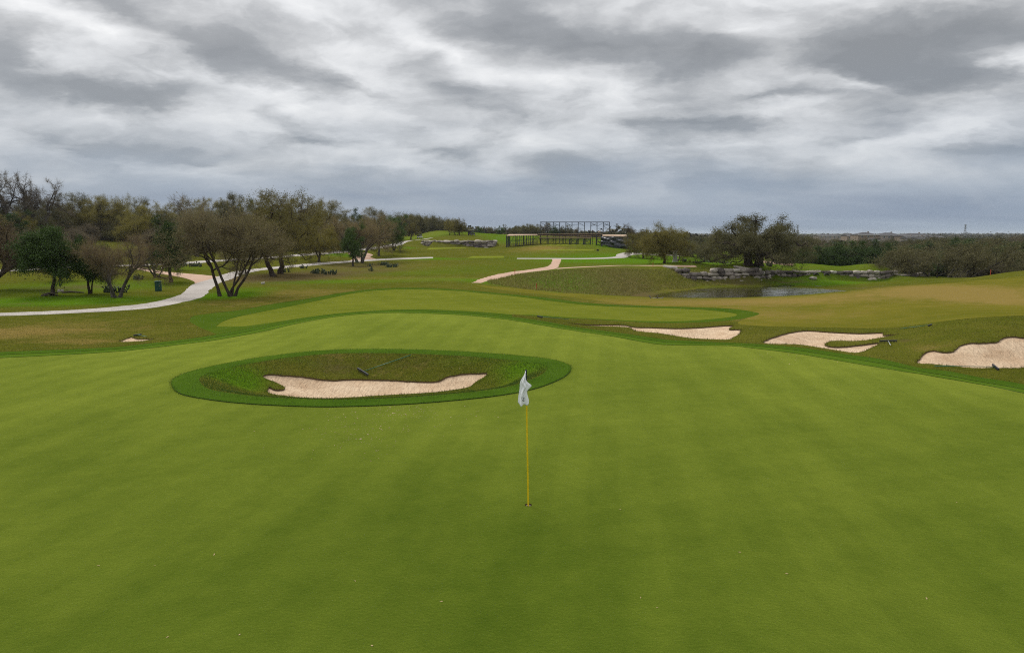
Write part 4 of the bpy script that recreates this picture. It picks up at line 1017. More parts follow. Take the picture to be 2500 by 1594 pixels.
# woods too far to tell the trees apart: one mass of crowns out to the horizon
def far_woods():
    n = 5600
    y = np.exp(WR.uniform(math.log(330), math.log(2600), n)); a = WR.uniform(-.95, .95, n); x = a * y
    keep = (np.abs(x) > 0) & ~((y < 420) & (x < 45)) & ~((y < 330) & (x < 75))
    keep &= ~((y > 470) & (y < 640) & (x > 235) & (x < 400) & (WR.random(n) < .85))
    x, y = x[keep], y[keep]; n = len(x); z = H(x, y)
    m = 52
    r = WR.uniform(2.2, 4.2, n)[:, None, None] * (1 + (y / 2200))[:, None, None]
    d = unit(WR.normal(0, 1, (n, m, 3))); d[..., 2] = np.abs(d[..., 2])
    c = np.stack([x, y, z + .8], 1)[:, None] + d * r * np.array([1.15, 1.15, 1.15]) * WR.uniform(.5, 1.05, (n, m, 1))
    s = r * .27
    a1 = unit(np.cross(d, WR.normal(0, 1, (n, m, 3)))); a2 = unit(np.cross(d, a1) + WR.normal(0, .5, (n, m, 3)))
    tri = np.stack([c - a1 * s, c + a1 * s * .7 - a2 * s * .8, c + a1 * s * .6 + a2 * s * .9], 2).reshape(-1, 3)
    col = np.clip(np.repeat(WR.beta(2, 2, n), m) + WR.normal(0, .14, n * m), 0, 1); col = np.repeat(col, 3)
    me = mesh_np('distant_woods', tri, np.arange(len(tri)).reshape(-1, 3), [M['lf_far']], None, False, {'leaf': np.stack([col] * 3 + [np.ones(len(col))], 1)})
    tag(add_obj('distant_woods', me), 'grey-green woodland stretching to the horizon', 'woodland', kind='stuff')
M['lf_far'] = leaf_mat('distant_crowns', [(0.030, 0.034, 0.016), (0.070, 0.066, 0.032), (0.105, 0.092, 0.050), (0.13, 0.115, 0.07)], 0)
far_woods()
# ------------------------------------------------------------------ pond and dry-stone retaining walls
def water_mat():
    m, nt, b = new_mat('pond_water'); P = pos(nt)
    b.inputs['Base Color'].default_value = (0.028, 0.027, 0.008, 1); b.inputs['Roughness'].default_value = .045
    b.inputs['Specular IOR Level'].default_value = 1.0; b.inputs['IOR'].default_value = 1.5
    w = noise(nt, vmap(nt, P, (1, .6, 1)), 1.3, 4, .55); w2 = noise(nt, P, .10, 2, .5)
    bump(nt, b, math_n(nt, 'MULTIPLY', w, ramp(nt, w2, [(.42, .45), (.58, 1.0)])), 1.0, .15)
    return m
M['water'] = water_mat()
xs = np.linspace(6, 70, 33); ys = np.linspace(64, 101, 20)
WX, WY = np.meshgrid(xs, ys); nn = len(xs)
wf = np.array([(j * nn + i, j * nn + i + 1, (j + 1) * nn + i + 1, (j + 1) * nn + i) for j in range(len(ys) - 1) for i in range(nn - 1)])
tag(add_obj('pond', mesh_np('pond', np.stack([WX.ravel(), WY.ravel(), np.full(WX.size, WATER_Z)], 1), wf, [M['water']])), kind='structure')

def stone_mat(name, dark, mid, pale, pale_amt):
    m, nt, b = new_mat(name)
    tc = nt.nodes.new('ShaderNodeTexCoord'); oi = nt.nodes.new('ShaderNodeObjectInfo')
    off = nt.nodes.new('ShaderNodeVectorMath'); off.operation = 'ADD'; L(nt, tc.outputs['Object'], off.inputs[0])
    sc = nt.nodes.new('ShaderNodeVectorMath'); sc.operation = 'SCALE'; sc.inputs[0].default_value = (37, 53, 19); L(nt, oi.outputs['Random'], sc.inputs['Scale'])
    L(nt, sc.outputs[0], off.inputs[1])
    n = noise(nt, off.outputs[0], 2.2, 6, .65); n2 = noise(nt, off.outputs[0], 9.0, 5, .7)
    f = math_n(nt, 'ADD', math_n(nt, 'MULTIPLY', n, .6), math_n(nt, 'MULTIPLY', oi.outputs['Random'], .4))
    col = ramp(nt, f, [(.25, dark), (.5, mid), (.5 + .3 * (1 - pale_amt) + .05, pale)])
    col = mix_rgb(nt, 1.0, col, ramp(nt, n2, [(.3, .65), (.7, 1.25)]), 'MULTIPLY')
    L(nt, col, b.inputs['Base Color']); b.inputs['Roughness'].default_value = .92; b.inputs['Specular IOR Level'].default_value = .2
    bump(nt, b, n2, .7, .06)
    return m
M['stone'] = stone_mat('weathered_limestone', (0.060, 0.050, 0.046), (0.190, 0.162, 0.142), (0.46, 0.41, 0.35), .45)
M['stone_pale'] = stone_mat('pale_limestone', (0.20, 0.17, 0.14), (0.36, 0.32, 0.27), (0.52, 0.48, 0.42), .6)
def stone_mesh(seed, mat):
    """a worn quarried block, about 1 x 1 x 1 before scaling"""
    r = np.random.default_rng(seed)
    g = np.array([(i, j, k) for i in (-1, 0, 1) for j in (-1, 0, 1) for k in (-1, 0, 1)], float)
    idx = {tuple(p): n for n, p in enumerate(g.astype(int).tolist())}
    faces = []
    for ax in range(3):
        o = [a for a in range(3) if a != ax]
        for sgn in (-1, 1):
            for a in (-1, 0):
                for b_ in (-1, 0):
                    q = []
                    for da, db in ((0, 0), (1, 0), (1, 1), (0, 1)):
                        p = [0, 0, 0]; p[ax] = sgn; p[o[0]] = a + da; p[o[1]] = b_ + db; q.append(idx[tuple(p)])
                    flip = (sgn > 0) != (ax == 1)
                    faces.append(q if flip else q[::-1])
    l = np.abs(g).sum(1)
    v = g * np.where(l >= 3, .80, np.where(l == 2, .93, 1.0))[:, None] * .5
    v += r.normal(0, .065, v.shape)
    return mesh_np('stone', v, np.array(faces), [mat], None, True)
STONES = [stone_mesh(i, M['stone']) for i in range(9)]; PALE = [stone_mesh(50 + i, M['stone_pale']) for i in range(3)]
SR = np.random.default_rng(5)
def stone_wall(name, cols, label, row_h, len_rng, depth, skip=None, pale=.06, jitter=.06, batter=.12):
    C = wall_cols(cols); s = np.concatenate([[0], np.cumsum(np.hypot(np.diff(C[:, 0]), np.diff(C[:, 1])))])
    root = empty(name, (C[:, 0].mean(), C[:, 1].mean(), C[:, 2].min()), 0, label, 'wall')
    ox, oy, oz = root.location
    zmin = C[:, 2].min() - .1; row = 0; z = zmin; n = 0
    while z < C[:, 3].max():
        h = row_h * SR.uniform(.85, 1.2)
        q = SR.uniform(0, .5) * len_rng[0]
        while q < s[-1]:
            ln = SR.uniform(*len_rng) * (1 if SR.random() > .15 else 1.5); m = min(q + ln / 2, s[-1])
            x, y, zb, zt = (np.interp(m, s, C[:, k]) for k in range(4))
            x2, y2 = (np.interp(min(m + .3, s[-1]), s, C[:, k]) for k in range(2)); x1, y1 = (np.interp(max(m - .3, 0), s, C[:, k]) for k in range(2))
            ang = math.atan2(y2 - y1, x2 - x1)
            zc = z + h / 2
            if zb - h * .6 < zc < zt + h * .15 and not (skip and skip(x, zc)):
                back = batter * (zc - zb) + SR.normal(0, jitter)
                nx, ny = -math.sin(ang), math.cos(ang)
                me = PALE[SR.integers(3)] if SR.random() < pale else STONES[SR.integers(9)]
                add_obj('stone', me, root, (x + nx * (back + depth * .3) - ox, y + ny * (back + depth * .3) - oy, zc - oz + SR.normal(0, .035)),
                        (SR.normal(0, .08), SR.normal(0, .08), ang + SR.normal(0, .10)), (ln * 1.05, depth * SR.uniform(.8, 1.2), h * SR.uniform(.88, 1.28)))
                n += 1
            q += ln * SR.uniform(.96, 1.03)
        z += h * .96; row += 1
    return root, n
CULV = [pix(1992, 674, 104.9), pix(2017, 674, 104.8)]
_, n1 = stone_wall('pond_wall', PW, 'long dry-stone retaining wall of weathered blocks behind the pond', .56, (.7, 1.35), .9,
                   skip=lambda x, z: any((x - c[0]) ** 2 + (z - c[2]) ** 2 < .50 ** 2 for c in CULV), pale=.20)
_, n2 = stone_wall('tee_wall', TW, 'curved dry-stone wall holding up the far tee', .62, (.9, 1.9), 1.1, pale=.08, jitter=.12, batter=.2)

# culvert pipes through the pond wall
M['concrete_dark'] = simple('stained_concrete', (0.10, 0.095, 0.085), .9)
M['black'] = simple('painted_hole_dark', (0.008, 0.008, 0.008), .9)  # near-black colour stands in for the shade deep inside the holes
def ring_pipe():
    a = np.linspace(0, 2 * np.pi, 20, endpoint=False); prof = [(.40, 0), (.48, 0), (.48, 1.4), (.40, 1.4)]
    V = np.array([(r * math.cos(t), y, r * math.sin(t)) for r, y in prof for t in a]); n = 20
    F = [(k * n + i, k * n + (i + 1) % n, ((k + 1) % 4) * n + (i + 1) % n, ((k + 1) % 4) * n + i) for k in range(4) for i in range(n)]
    return mesh_np('pipe', V, np.array(F), [M['concrete_dark']])
pm = ring_pipe()
a = np.linspace(0, 2 * np.pi, 20, endpoint=False)
dark_disc = mesh_np('pipe_dark_disc', np.vstack([[(0, 1.2, 0)], np.stack([.40 * np.cos(a), np.full(20, 1.2), .40 * np.sin(a)], 1)]), np.array([(0, 1 + i, 1 + (i + 1) % 20) for i in range(20)]), [M['black']])  # black disc added inside the pipe, painting in its dark depth
for c in CULV:
    o = empty('culvert_pipe', (c[0], c[1] - .25, c[2]), 0, 'round dark culvert mouth low in the pond wall', 'culvert', 'culvert pipes in the pond wall')
    add_obj('pipe', pm, o); add_obj('painted_dark', dark_disc, o)
# loose boulders
def boulder(u, v, sx, sy, sz, label, pale=True, name='boulder', rz=0.0, group=None):
    p = hit1(u, v)
    o = add_obj(name, (PALE if pale else STONES)[SR.integers(3)], None, (p[0], p[1], p[2] + sz * .25), (SR.normal(0, .1), SR.normal(0, .1), rz), (sx, sy, sz))
    return tag(o, label, 'rock', group)
boulder(1637, 656, 2.0, .9, .55, 'long white slab at the end of the pond wall', rz=-.35)
boulder(2232, 676, .8, .7, .7, 'small grey boulder beside the larger grey one below the tee end', False)
boulder(2248, 675, 1.3, .9, .85, 'large grey boulder on the grass rim below the tee end', False)
for u, v, s in [(2176,671,.9),(2190,672,.9),(2203,673.5,.8),(2214,674,.9)]:
    boulder(u, v, s * 1.2, .5, .35, 'flat pale stone in the row along the grass rim below the tee', group='flat stones on the grass rim')
boulder(642, 694, .32, .28, .3, 'small white stone on the grass near the reddish mesquite')
boulder(148, 713, .42, .3, .3, 'small tan stone by the heap of dead wood')
boulder(1985, 682, .9, .8, .5, 'rounded pale rock below the first culvert mouth'); boulder(2013, 681, .8, .7, .5, 'rounded pale rock below the second culvert mouth')
boulder(1812, 655.5, 2.4, 1.1, .3, 'flat grey slab lying on the grass above the pond wall', True)
# ------------------------------------------------------------------ small builders
def box_vf(cx, cy, cz, sx, sy, sz, rot=None):
    v = np.array([(x, y, z) for x in (-.5, .5) for y in (-.5, .5) for z in (-.5, .5)]) * np.array([sx, sy, sz])
    if rot is not None: v = v @ np.array(rot).T
    f = np.array([(0, 1, 3, 2), (4, 6, 7, 5), (0, 4, 5, 1), (2, 3, 7, 6), (0, 2, 6, 4), (1, 5, 7, 3)])
    return v + np.array([cx, cy, cz]), f
def bar_vf(a, b, w, h=None, sides=4):
    a = np.array(a, float); b = np.array(b, float)
    if sides == 4:
        d = unit(b - a); ref = np.array([0, 0, 1.0]) if abs(d[2]) < .95 else np.array([0, 1.0, 0])
        s = unit(np.cross(d, ref)); t = np.cross(s, d); h = h or w
        v = np.array([p + i * s * w / 2 + j * t * h / 2 for p in (a, b) for i, j in ((-1, -1), (1, -1), (1, 1), (-1, 1))])
        return v, np.array([(0, 1, 2, 3), (7, 6, 5, 4), (0, 4, 5, 1), (1, 5, 6, 2), (2, 6, 7, 3), (3, 7, 4, 0)])
    v, f = tube(np.array([a, (a + b) / 2, b]), np.array([w / 2] * 3), sides)
    n = len(v); v = np.vstack([v, a[None], b[None]])
    caps = [(n, (i + 1) % sides, i, i) for i in range(sides)] + [(n + 1, n - sides + i, n - sides + (i + 1) % sides, n - sides + (i + 1) % sides) for i in range(sides)]
    return v, np.vstack([f, np.array(caps)])
def lathe_vf(prof, n=16, cx=0, cy=0, axis='z'):
    a = np.linspace(0, 2 * np.pi, n, endpoint=False)
    V = np.array([(cx + r * math.cos(t), cy + r * math.sin(t), z) for r, z in prof for t in a])
    F = [(k * n + i, k * n + (i + 1) % n, (k + 1) * n + (i + 1) % n, (k + 1) * n + i) for k in range(len(prof) - 1) for i in range(n)]
    if axis == 'x': V = V[:, [2, 0, 1]]
    return V, np.array(F)
def tri_mesh(name, parts, mat, smooth=False, bevel=0):
    """parts: list of (V, F); quads with a repeated corner become triangles"""
    me = bpy.data.meshes.new(name); V = []; F = []; n = 0
    for v, f in parts:
        V += [tuple(p) for p in np.asarray(v).tolist()]
        for q in np.asarray(f).tolist():
            q = [n + i for i in dict.fromkeys(q)]; F.append(q)
        n += len(v)
    me.from_pydata(V, [], F); me.update()
    if smooth: me.polygons.foreach_set('use_smooth', [True] * len(me.polygons))
    me.materials.append(mat)
    return me
def part(name, parent, parts, mat, smooth=False, loc=None):
    return add_obj(name, tri_mesh(name, parts if isinstance(parts, list) else [parts], mat, smooth), parent, loc)
M['steel'] = simple('dark_scaffold_steel', (0.035, 0.042, 0.048), .55, .4)
M['timber'] = simple('sawn_timber', (0.42, 0.30, 0.20), .85, var=.2, vs=1.5)
M['timber_dark'] = simple('stained_timber', (0.13, 0.075, 0.055), .85, var=.2, vs=1.5)
M['yellow'] = simple('yellow_fibreglass', (0.80, 0.56, 0.015), .35)
M['navy'] = simple('dark_ferrule', (0.012, 0.016, 0.03), .4)
M['flag'] = simple('white_nylon', (0.90, 0.91, 0.93), .75, var=.02)
M['ink'] = simple('black_print', (0.02, 0.02, 0.025), .7)
M['white'] = simple('white_plastic', (0.72, 0.72, 0.70), .5)
M['bin'] = simple('green_bin_plastic', (0.018, 0.075, 0.055), .5)
M['bin_dark'] = simple('black_bin_metal', (0.02, 0.02, 0.022), .5)
M['rake_green'] = simple('green_handle', (0.02, 0.13, 0.07), .4)
M['rake_head'] = simple('black_rake_head', (0.03, 0.033, 0.04), .5)
M['rake_grey'] = simple('pale_metal_handle', (0.42, 0.46, 0.48), .35, .6)
M['stake'] = simple('red_stake_paint', (0.42, 0.06, 0.03), .6)
M['cactus'] = simple('prickly_pear_pad', (0.055, 0.075, 0.034), .7, var=.35, vs=3)
M['deadwood'] = simple('dead_wood', (0.105, 0.082, 0.062), .95, var=.3, vs=4)
M['deadgrey'] = simple('silvered_wood', (0.20, 0.19, 0.175), .95, var=.35, vs=4)

# ------------------------------------------------------------------ flagstick and cup
px_, py_, pz_ = PIN
fl = empty('flagstick', (px_, py_, pz_ - .10), 0, 'yellow flagstick with a limp white flag standing in the hole', 'flagstick')
lean = -.019
part('pole', fl, lathe_vf([(.0125, 0), (.0125, .9), (.011, 1.86)], 12), M['yellow'], True)
part('upper_pole', fl, lathe_vf([(.0088, 1.86), (.014, 1.87), (.014, 2.17), (.014, 2.20), (.017, 2.205), (.017, 2.225), (.004, 2.24)], 12), M['navy'], True)
fl.rotation_euler = (0, lean, 0)
def flag_mesh():
    """limp cloth: hangs from the top of the pole, folds gathered, lower corner swept out"""
    nu, nv = 22, 26; V = []
    for j in range(nv):
        t = j / (nv - 1); z = 2.215 - .50 * t
        lo = -.012 - .085 * sstep(0, .40, np.array(t)) - .035 * sstep(.40, 1, np.array(t))         # outer (left) edge
        hi = -.006 + .012 * float(sstep(.3, .5, np.array(t))) + .075 * math.exp(-((t - .45) / .10) ** 2) + .03 * float(sstep(.62, .95, np.array(t)))
        for i in range(nu):
            s = i / (nu - 1); x = lo + (hi - lo) * s
            fold = .030 * math.sin(s * 9.5 + 2.2 * t) * (0.35 + t) + .014 * math.sin(s * 19 + 5 * t + 1.0)
            yv = -.016 - .018 * math.sin(math.pi * s) + fold * math.sin(math.pi * min(1, s * 1.15 + .05))
            zz = z - .028 * math.sin(s * 3.0) * t + .012 * math.sin(s * 12 + 1) * t
            V.append((x, yv, zz))
    F = [(j * nu + i, j * nu + i + 1, (j + 1) * nu + i + 1, (j + 1) * nu + i) for j in range(nv - 1) for i in range(nu - 1)]
    return np.array(V), np.array(F), nu
fv, ff, nu_ = flag_mesh()
fob = part('flag', fl, (fv, ff), M['flag'], True)
sol = fob.modifiers.new('cloth', 'SOLIDIFY'); sol.thickness = .003
# printed number and crest low on the cloth
def on_flag(x, z):
    d = (fv[:, 0] - x) ** 2 + (fv[:, 2] - z) ** 2; k = np.argsort(d)[:4]; return float(fv[k, 1].min()) - .004
marks = []
for x0, z0, x1, z1 in [(-.075, 1.838, -.070, 1.800), (-.075, 1.838, -.050, 1.834), (-.075, 1.822, -.054, 1.819), (-.052, 1.815, -.047, 1.775), (-.070, 1.790, -.047, 1.784), (-.066, 1.778, -.040, 1.772), (-.043, 1.808, -.036, 1.790), (-.040, 1.768, -.034, 1.755), (-.060, 1.765, -.044, 1.760)]:
    y = min(on_flag(x0, z0), on_flag(x1, z1), on_flag((x0 + x1) / 2, (z0 + z1) / 2))
    marks.append((np.array([(x0, y, z0), (x1, y, z0), (x1, y, z1), (x0, y, z1)]), np.array([(0, 1, 2, 3)])))
part('printed_emblem', fob, marks, M['ink'])
cup = empty('hole_cup', (px_, py_, pz_ - .17), 0, 'white-lined cup sunk in the putting green around the flagstick', 'golf hole')
part('liner', cup, lathe_vf([(.054, 0), (.054, .145)], 24), M['white'], True)
part('base', cup, lathe_vf([(.001, .002), (.054, .002)], 24), M['black'], True)
part('soil_rim', cup, lathe_vf([(.0555, .14), (.0555, .172)], 24), M['soil'], True)

# ------------------------------------------------------------------ bunker rakes
def rake(u, v, u2, v2, head_ang, label, handle='rake_green', length=1.75, head_w=.62, lift=.05):
    """handle runs from the head at (u, v) towards (u2, v2), lying on the ground"""
    a = hit1(u, v); b = hit1(u2, v2); d = unit(np.array([b[0] - a[0], b[1] - a[1]]))
    e = a[:2] + d * length
    pa = np.array([a[0], a[1], Hs(a[0], a[1]) + lift + .05]); pb = np.array([e[0], e[1], Hs(e[0], e[1]) + lift + .03])
    o = empty('bunker_rake', tuple(pa), 0, label, 'rake')
    part('handle', o, bar_vf((0, 0, 0), pb - pa, .025, sides=8), M[handle], True)
    n = np.array([-d[1], d[0]]); c, s_ = math.cos(head_ang), math.sin(head_ang); n = np.array([n[0] * c - n[1] * s_, n[0] * s_ + n[1] * c])
    h0 = np.array([-n[0], -n[1], 0]) * head_w / 2; h1 = -h0
    h0[2] = Hs(pa[0] + h0[0], pa[1] + h0[1]) + lift + .05 - pa[2]; h1[2] = Hs(pa[0] + h1[0], pa[1] + h1[1]) + lift + .05 - pa[2]
    hd = part('head', o, bar_vf(h0, h1, .04, .05), M['rake_head'])
    for k in range(12):
        p = h0 + (h1 - h0) * (k + .5) / 12
        part('tooth', hd, bar_vf(p + np.array([0, 0, -.02]), p + np.array([0, 0, -.085]), .014), M['rake_head'])
rake(886, 914, 948, 891, .35, 'green-handled rake lying on the grass bank of the bunker inside the green')
rake(1318, 777, 1352, 780, .2, 'rake lying at the thin end of the first bunker beyond the green', length=1.7)
rake(2168, 838, 2178, 856, -.1, 'pale-handled rake with a broad black head beside the forked bunker', 'rake_grey', 1.0, .62)
rake(2270, 797, 2244, 800, .1, 'dark rake on the crest of the mound behind the forked bunker', 'rake_green', 1.3, .35, .02)
rake(2430, 901, 2330, 899.5, .0, 'rake laid along the front lip of the steep-faced bunker', 'rake_green', 1.9, .4, .03)
rake(336, 822, 352, 825, .3, 'small rake by the tiny sand patch left of the green', 'rake_green', 1.4, .4)

# ------------------------------------------------------------------ bins, stakes
p = hit1(387, 711)
o = empty('litter_bin', tuple(p), .45, 'dark green bin with a domed lid on the grass beside the cart path', 'bin')
part('body', o, [box_vf(0, 0, .40, .52, .42, .80)], M['bin']); part('side_panel', o, [box_vf(.262, 0, .40, .012, .36, .70)], simple('green_bin_panel', (0.05, 0.16, 0.14), .5))
part('lid', o, [box_vf(0, 0, .83, .57, .47, .06), box_vf(0, 0, .88, .42, .34, .05)], M['bin'])
p = hit1(1459, 614)
o = empty('litter_bin', tuple(p), 0, 'small black box bin on the tee slope below the grandstand', 'bin')
part('body', o, [box_vf(0, 0, .22, .46, .42, .44)], M['bin_dark']); part('lid', o, [box_vf(0, 0, .46, .52, .48, .05)], M['bin_dark'])
p = hit1(1671, 640)
o = empty('litter_bin', tuple(p), 0, 'low black drum on the lawn by the hollow stump', 'bin')
part('body', o, lathe_vf([(.001, 0), (.40, 0), (.42, .45), (.40, .52)], 18), M['bin_dark'], True); part('rim', o, lathe_vf([(.40, .50), (.45, .50), (.45, .56), (.38, .56), (.36, .50)], 18), M['bin_dark'], True)
for u, v, lb in [(1257, 670, 'red marker stake beside the gravel path'), (1310, 707, 'red marker stake at the foot of the long grass bank'), (2418, 672, 'red marker stake on the grass rim beyond the straw fairway'), (1594, 652, 'red marker stake beside the thin dirt track')]:
    p = hit1(u, v); o = empty('hazard_stake', tuple(p), 0, lb, 'stake')
    part('post', o, [box_vf(0, 0, .28, .07, .04, .72)], M['stake']); part('tip', o, lathe_vf([(.035, .64), (.001, .70)], 4), M['stake'])

# ------------------------------------------------------------------ prickly pear clumps, dead wood
CR = np.random.default_rng(44)
def pad_mesh(seed):
    V, F = lathe_vf([(.001, 0), (.035, .02), (.085, .09), (.105, .17), (.085, .24), (.04, .285), (.001, .295)], 10)
    V = V * np.array([1, .26, 1]); return tri_mesh('pad', [(V, F)], M['cactus'], True)
PAD = pad_mesh(0)
def cactus(u, v, w, label, n=None, group=None):
    p = hit1(u, v); o = empty('prickly_pear', tuple(p), 0, label, 'cactus', group)
    w *= .85; n = n or int(16 * w)
    for i in range(n):
        a = CR.uniform(0, 6.28); r = w * .5 * math.sqrt(CR.random()); x, y = r * math.cos(a) * 1.25, r * math.sin(a) * .8
        rz = CR.uniform(0, 6.28); s = CR.uniform(.7, 1.2); tilt = CR.normal(0, .35)
        q = add_obj('pad', PAD, o, (x, y, Hs(p[0] + x, p[1] + y) - p[2] - .02), (tilt, CR.normal(0, .25), rz), s)
        top = Vector((0, 0, .27 * s)); top.rotate(q.rotation_euler)
        for k in range(CR.integers(1, 4)):
            l = q.location + top + Vector((CR.normal(0, .03), CR.normal(0, .03), -.02)); s2 = s * CR.uniform(.7, .95)
            q2 = add_obj('pad', PAD, o, l, (CR.normal(0, .5), CR.normal(0, .45), rz + CR.normal(0, .5)), s2)
            if CR.random() < .5:
                t2 = Vector((0, 0, .27 * s2)); t2.rotate(q2.rotation_euler)
                add_obj('pad', PAD, o, q2.location + t2, (CR.normal(0, .6), CR.normal(0, .5), CR.uniform(0, 6.28)), s2 * .85)
for a in [(469,651,3.0,'long prickly pear clump on the lawn by the gravel fork'),(775,669,1.7,'large prickly pear clump in the bare patch beyond the tall oaks'),(809,671,1.6,'rounded prickly pear clump beside the largest one'),(740,656,1.0,'low prickly pear clump just below the cart path'),
          (936,648,1.6,'prickly pear clump nearest the gravel junction'),(955,653,1.8,'straggling prickly pear clump on the open lawn'),(903,651,.7,'tiny prickly pear tuft below the flared juniper'),(905,663,.6,'single prickly pear tuft out on the lawn'),(295,715,1.0,'prickly pear at the foot of the V-forked mesquite'),(265,715,.8,'prickly pear between the juniper stems and the V-forked mesquite'),
          (338,683,1.0,'prickly pear clump on the grass behind the green bin'),(697,665,.9,'prickly pear tuft beside the upright oak trunk'),(1725,641,2.0,'low prickly pear row between the black drum and the live oak'),(1763,643,1.5,'prickly pear heap left of the fallen branch'),(1878,650,1.3,'brownish prickly pear clump on the far side of the twin trunks')]:
    cactus(*a)
def log(name, pts, r0, r1, mat, parent):
    pts = spline(np.array(pts, float), False, 3); part(name, parent, tube(pts, np.linspace(r0, r1, len(pts)), 6), mat, True)
p = hit1(122, 723); o = empty('dead_wood', tuple(p), 0, 'heap of broken dead branches at the foot of the leaning juniper', 'dead wood')
for k in range(9):
    a = CR.uniform(0, 6.28); l = CR.uniform(.3, .8); log('branch', [(-math.cos(a) * l, -math.sin(a) * l * .6, .08), (0, 0, .18 + .1 * CR.random()), (math.cos(a) * l, math.sin(a) * l * .6, .12 + .25 * CR.random())], .06, .03, M['deadwood'], o)
p = hit1(178, 716); o = empty('dead_wood', tuple(p), 0, 'dark rotten log on the grass between two junipers', 'dead wood'); log('log', [(-.9, 0, .06), (-.3, .05, .12), (.4, -.05, .10), (.9, .1, .05)], .10, .05, M['deadwood'], o)
p = hit1(1797, 644); o = empty('fallen_branch', tuple(p), 0, 'crooked fallen branch arched on the lawn beside the live oak', 'branch')
log('branch', [(-.9, 0, .05), (-.6, 0, .35), (-.1, .05, .22), (.6, .0, .3), (.95, .0, .75), (1.5, .05, .85)], .11, .07, M['deadwood'], o)
p = hit1(1778, 645); o = empty('fallen_branch', tuple(p), 0, 'pale forked stick leaning by the prickly pear heap', 'branch')
log('branch', [(-.4, 0, .6), (-.1, 0, .35), (.3, 0, .0)], .06, .04, M['deadgrey'], o); log('fork', [(-.1, 0, .35), (-.3, 0, .05)], .05, .03, M['deadgrey'], o)
p = hit1(1822, 645.5); o = empty('fallen_branch', tuple(p), 0, 'thin forked branch propped near the twin trunks', 'branch')
log('branch', [(-.35, 0, .8), (-.1, 0, .4), (.25, 0, .0)], .06, .04, M['deadwood'], o); log('fork', [(-.1, 0, .4), (-.35, 0, .0)], .05, .03, M['deadwood'], o)
p = hit1(1648, 640); o = empty('hollow_stump', tuple(p), 0, 'silver-grey hollow tree stump behind the low-forked oak', 'stump')
V, F = lathe_vf([(.52, -.1), (.40, .35), (.36, 1.0), (.40, 1.6), (.30, 1.95), (.22, 1.85), (.24, 1.2)], 14); V = V * (1 + .12 * np.sin(np.arange(len(V)) * 2.4))[:, None] ** np.array([1, 1, .4]); part('trunk', o, (V, F), M['deadgrey'], True)
log('snag', [(.35, 0, 0), (.75, 0, .7), (.7, 0, 1.7)], .14, .08, M['deadwood'], o); log('limb', [(.2, 0, 1.7), (.7, .1, 2.1), (1.1, .1, 2.0)], .12, .06, M['deadwood'], o)
p = hit1(1602, 729); o = empty('driftwood', (p[0], p[1], p[2] - .1), 0, 'grey driftwood snag on the near rim of the pond', 'dead wood'); o.scale = (.55, .55, .5)
log('limb', [(-1.0, 0, .75), (-.8, 0, .3), (-.3, 0, .1)], .09, .05, M['deadgrey'], o); log('log', [(-.9, 0, .05), (0, .1, .25), (1.0, 0, .2)], .14, .08, M['deadgrey'], o); log('limb', [(.1, 0, .2), (.25, 0, .75)], .1, .05, M['deadwood'], o); log('limb', [(.8, 0, .2), (1.05, 0, .5)], .07, .04, M['deadgrey'], o)
# ------------------------------------------------------------------ scaffold grandstand under construction behind the far tees
def gp(u, v, y): return np.array(pix(u, v, y))
g0 = gp(1380, 598, 187)
GS = empty('grandstand', tuple(g0), 0, 'dark scaffold grandstand under construction with timber decks behind the far tees', 'grandstand')
def gb(name, a, b, w, mat='steel', h=None, sides=4): part(name, GS, bar_vf(np.array(a) - g0, np.array(b) - g0, w, h, sides), M[mat])
def gnd(u, y):
    x = pix(u, 600, y)[0]; return np.array([x, y, Hs(x, y)])
def at(u, y, z): return np.array([pix(u, 600, y)[0], y, z])
ZD = gp(1300, 572, 187)[2]                     # deck level, just under eye height
# back frame: tall posts, top rail, braces
YB, ZT = 193.0, gp(1400, 542.5, 193)[2]
us = np.arange(1320, 1490, 15.2)
for i, u in enumerate(us):
    f = gnd(u, YB); gb('post', (f[0], YB, f[2] - .1), at(u, YB, ZT), .16)
gb('top_rail', at(us[0] - 2, YB, ZT), at(us[-1], YB, ZT), .16)
for i in range(len(us) - 1):
    full = i not in (7,)
    for k, v in enumerate((550, 558)):
        if full and (i + k) % 3: gb('rail', at(us[i], YB, gp(0, v, YB)[2]), at(us[i + 1], YB, gp(0, v, YB)[2]), .09)
    if full and i % 2 == 0: gb('brace', at(us[i], YB + .15, ZT - .2), at(us[i + 1], YB + .15, gp(0, 552, YB)[2]), .10)
    if full and i % 3 == 1: gb('brace', at(us[i], YB + .15, gp(0, 552, YB)[2]), at(us[i + 1], YB + .15, gp(0, 562, YB)[2]), .08)
    if i >= 8: gb('brace', at(us[i + 1], YB - .12, ZT - .2), at(us[i], YB - .12, gp(0, 553, YB)[2]), .07)
# seat rows: three long timber planks stepping down to the front
for k, (v, y, u0, u1, mt) in enumerate([(571.6, 190.5, 1314, 1471, 'timber'), (577.3, 188.6, 1314, 1443, 'timber'), (581.4, 187.2, 1316, 1443, 'timber')]):
    z = gp(0, v, y)[2]
    gb('seat_plank', at(u0, y, z), at(u1, y, z), .62, mt, .10)
    gb('riser', at(u0, y + .28, z - .30), at(u1, y + .28, z - .30), .10, 'timber_dark', .26)
    for j in range(int((u1 - u0) / 18)):
        u = u0 + 5 + j * 18.2; f = gnd(u, y); gb('post', (f[0], y, f[2] - .1), (f[0], y, z - .06), .12)
    gb('rail', at(u0, y, (z + gnd(1380, y)[2]) / 2), at(u1, y, (z + gnd(1380, y)[2]) / 2), .07)
for j in range(6):
    u = 1322 + j * 20
    gb('brace', at(u, 187.0, gnd(u, 187)[2] + .2), at(u + 14, 187.0, gp(0, 582, 187)[2]), .07)
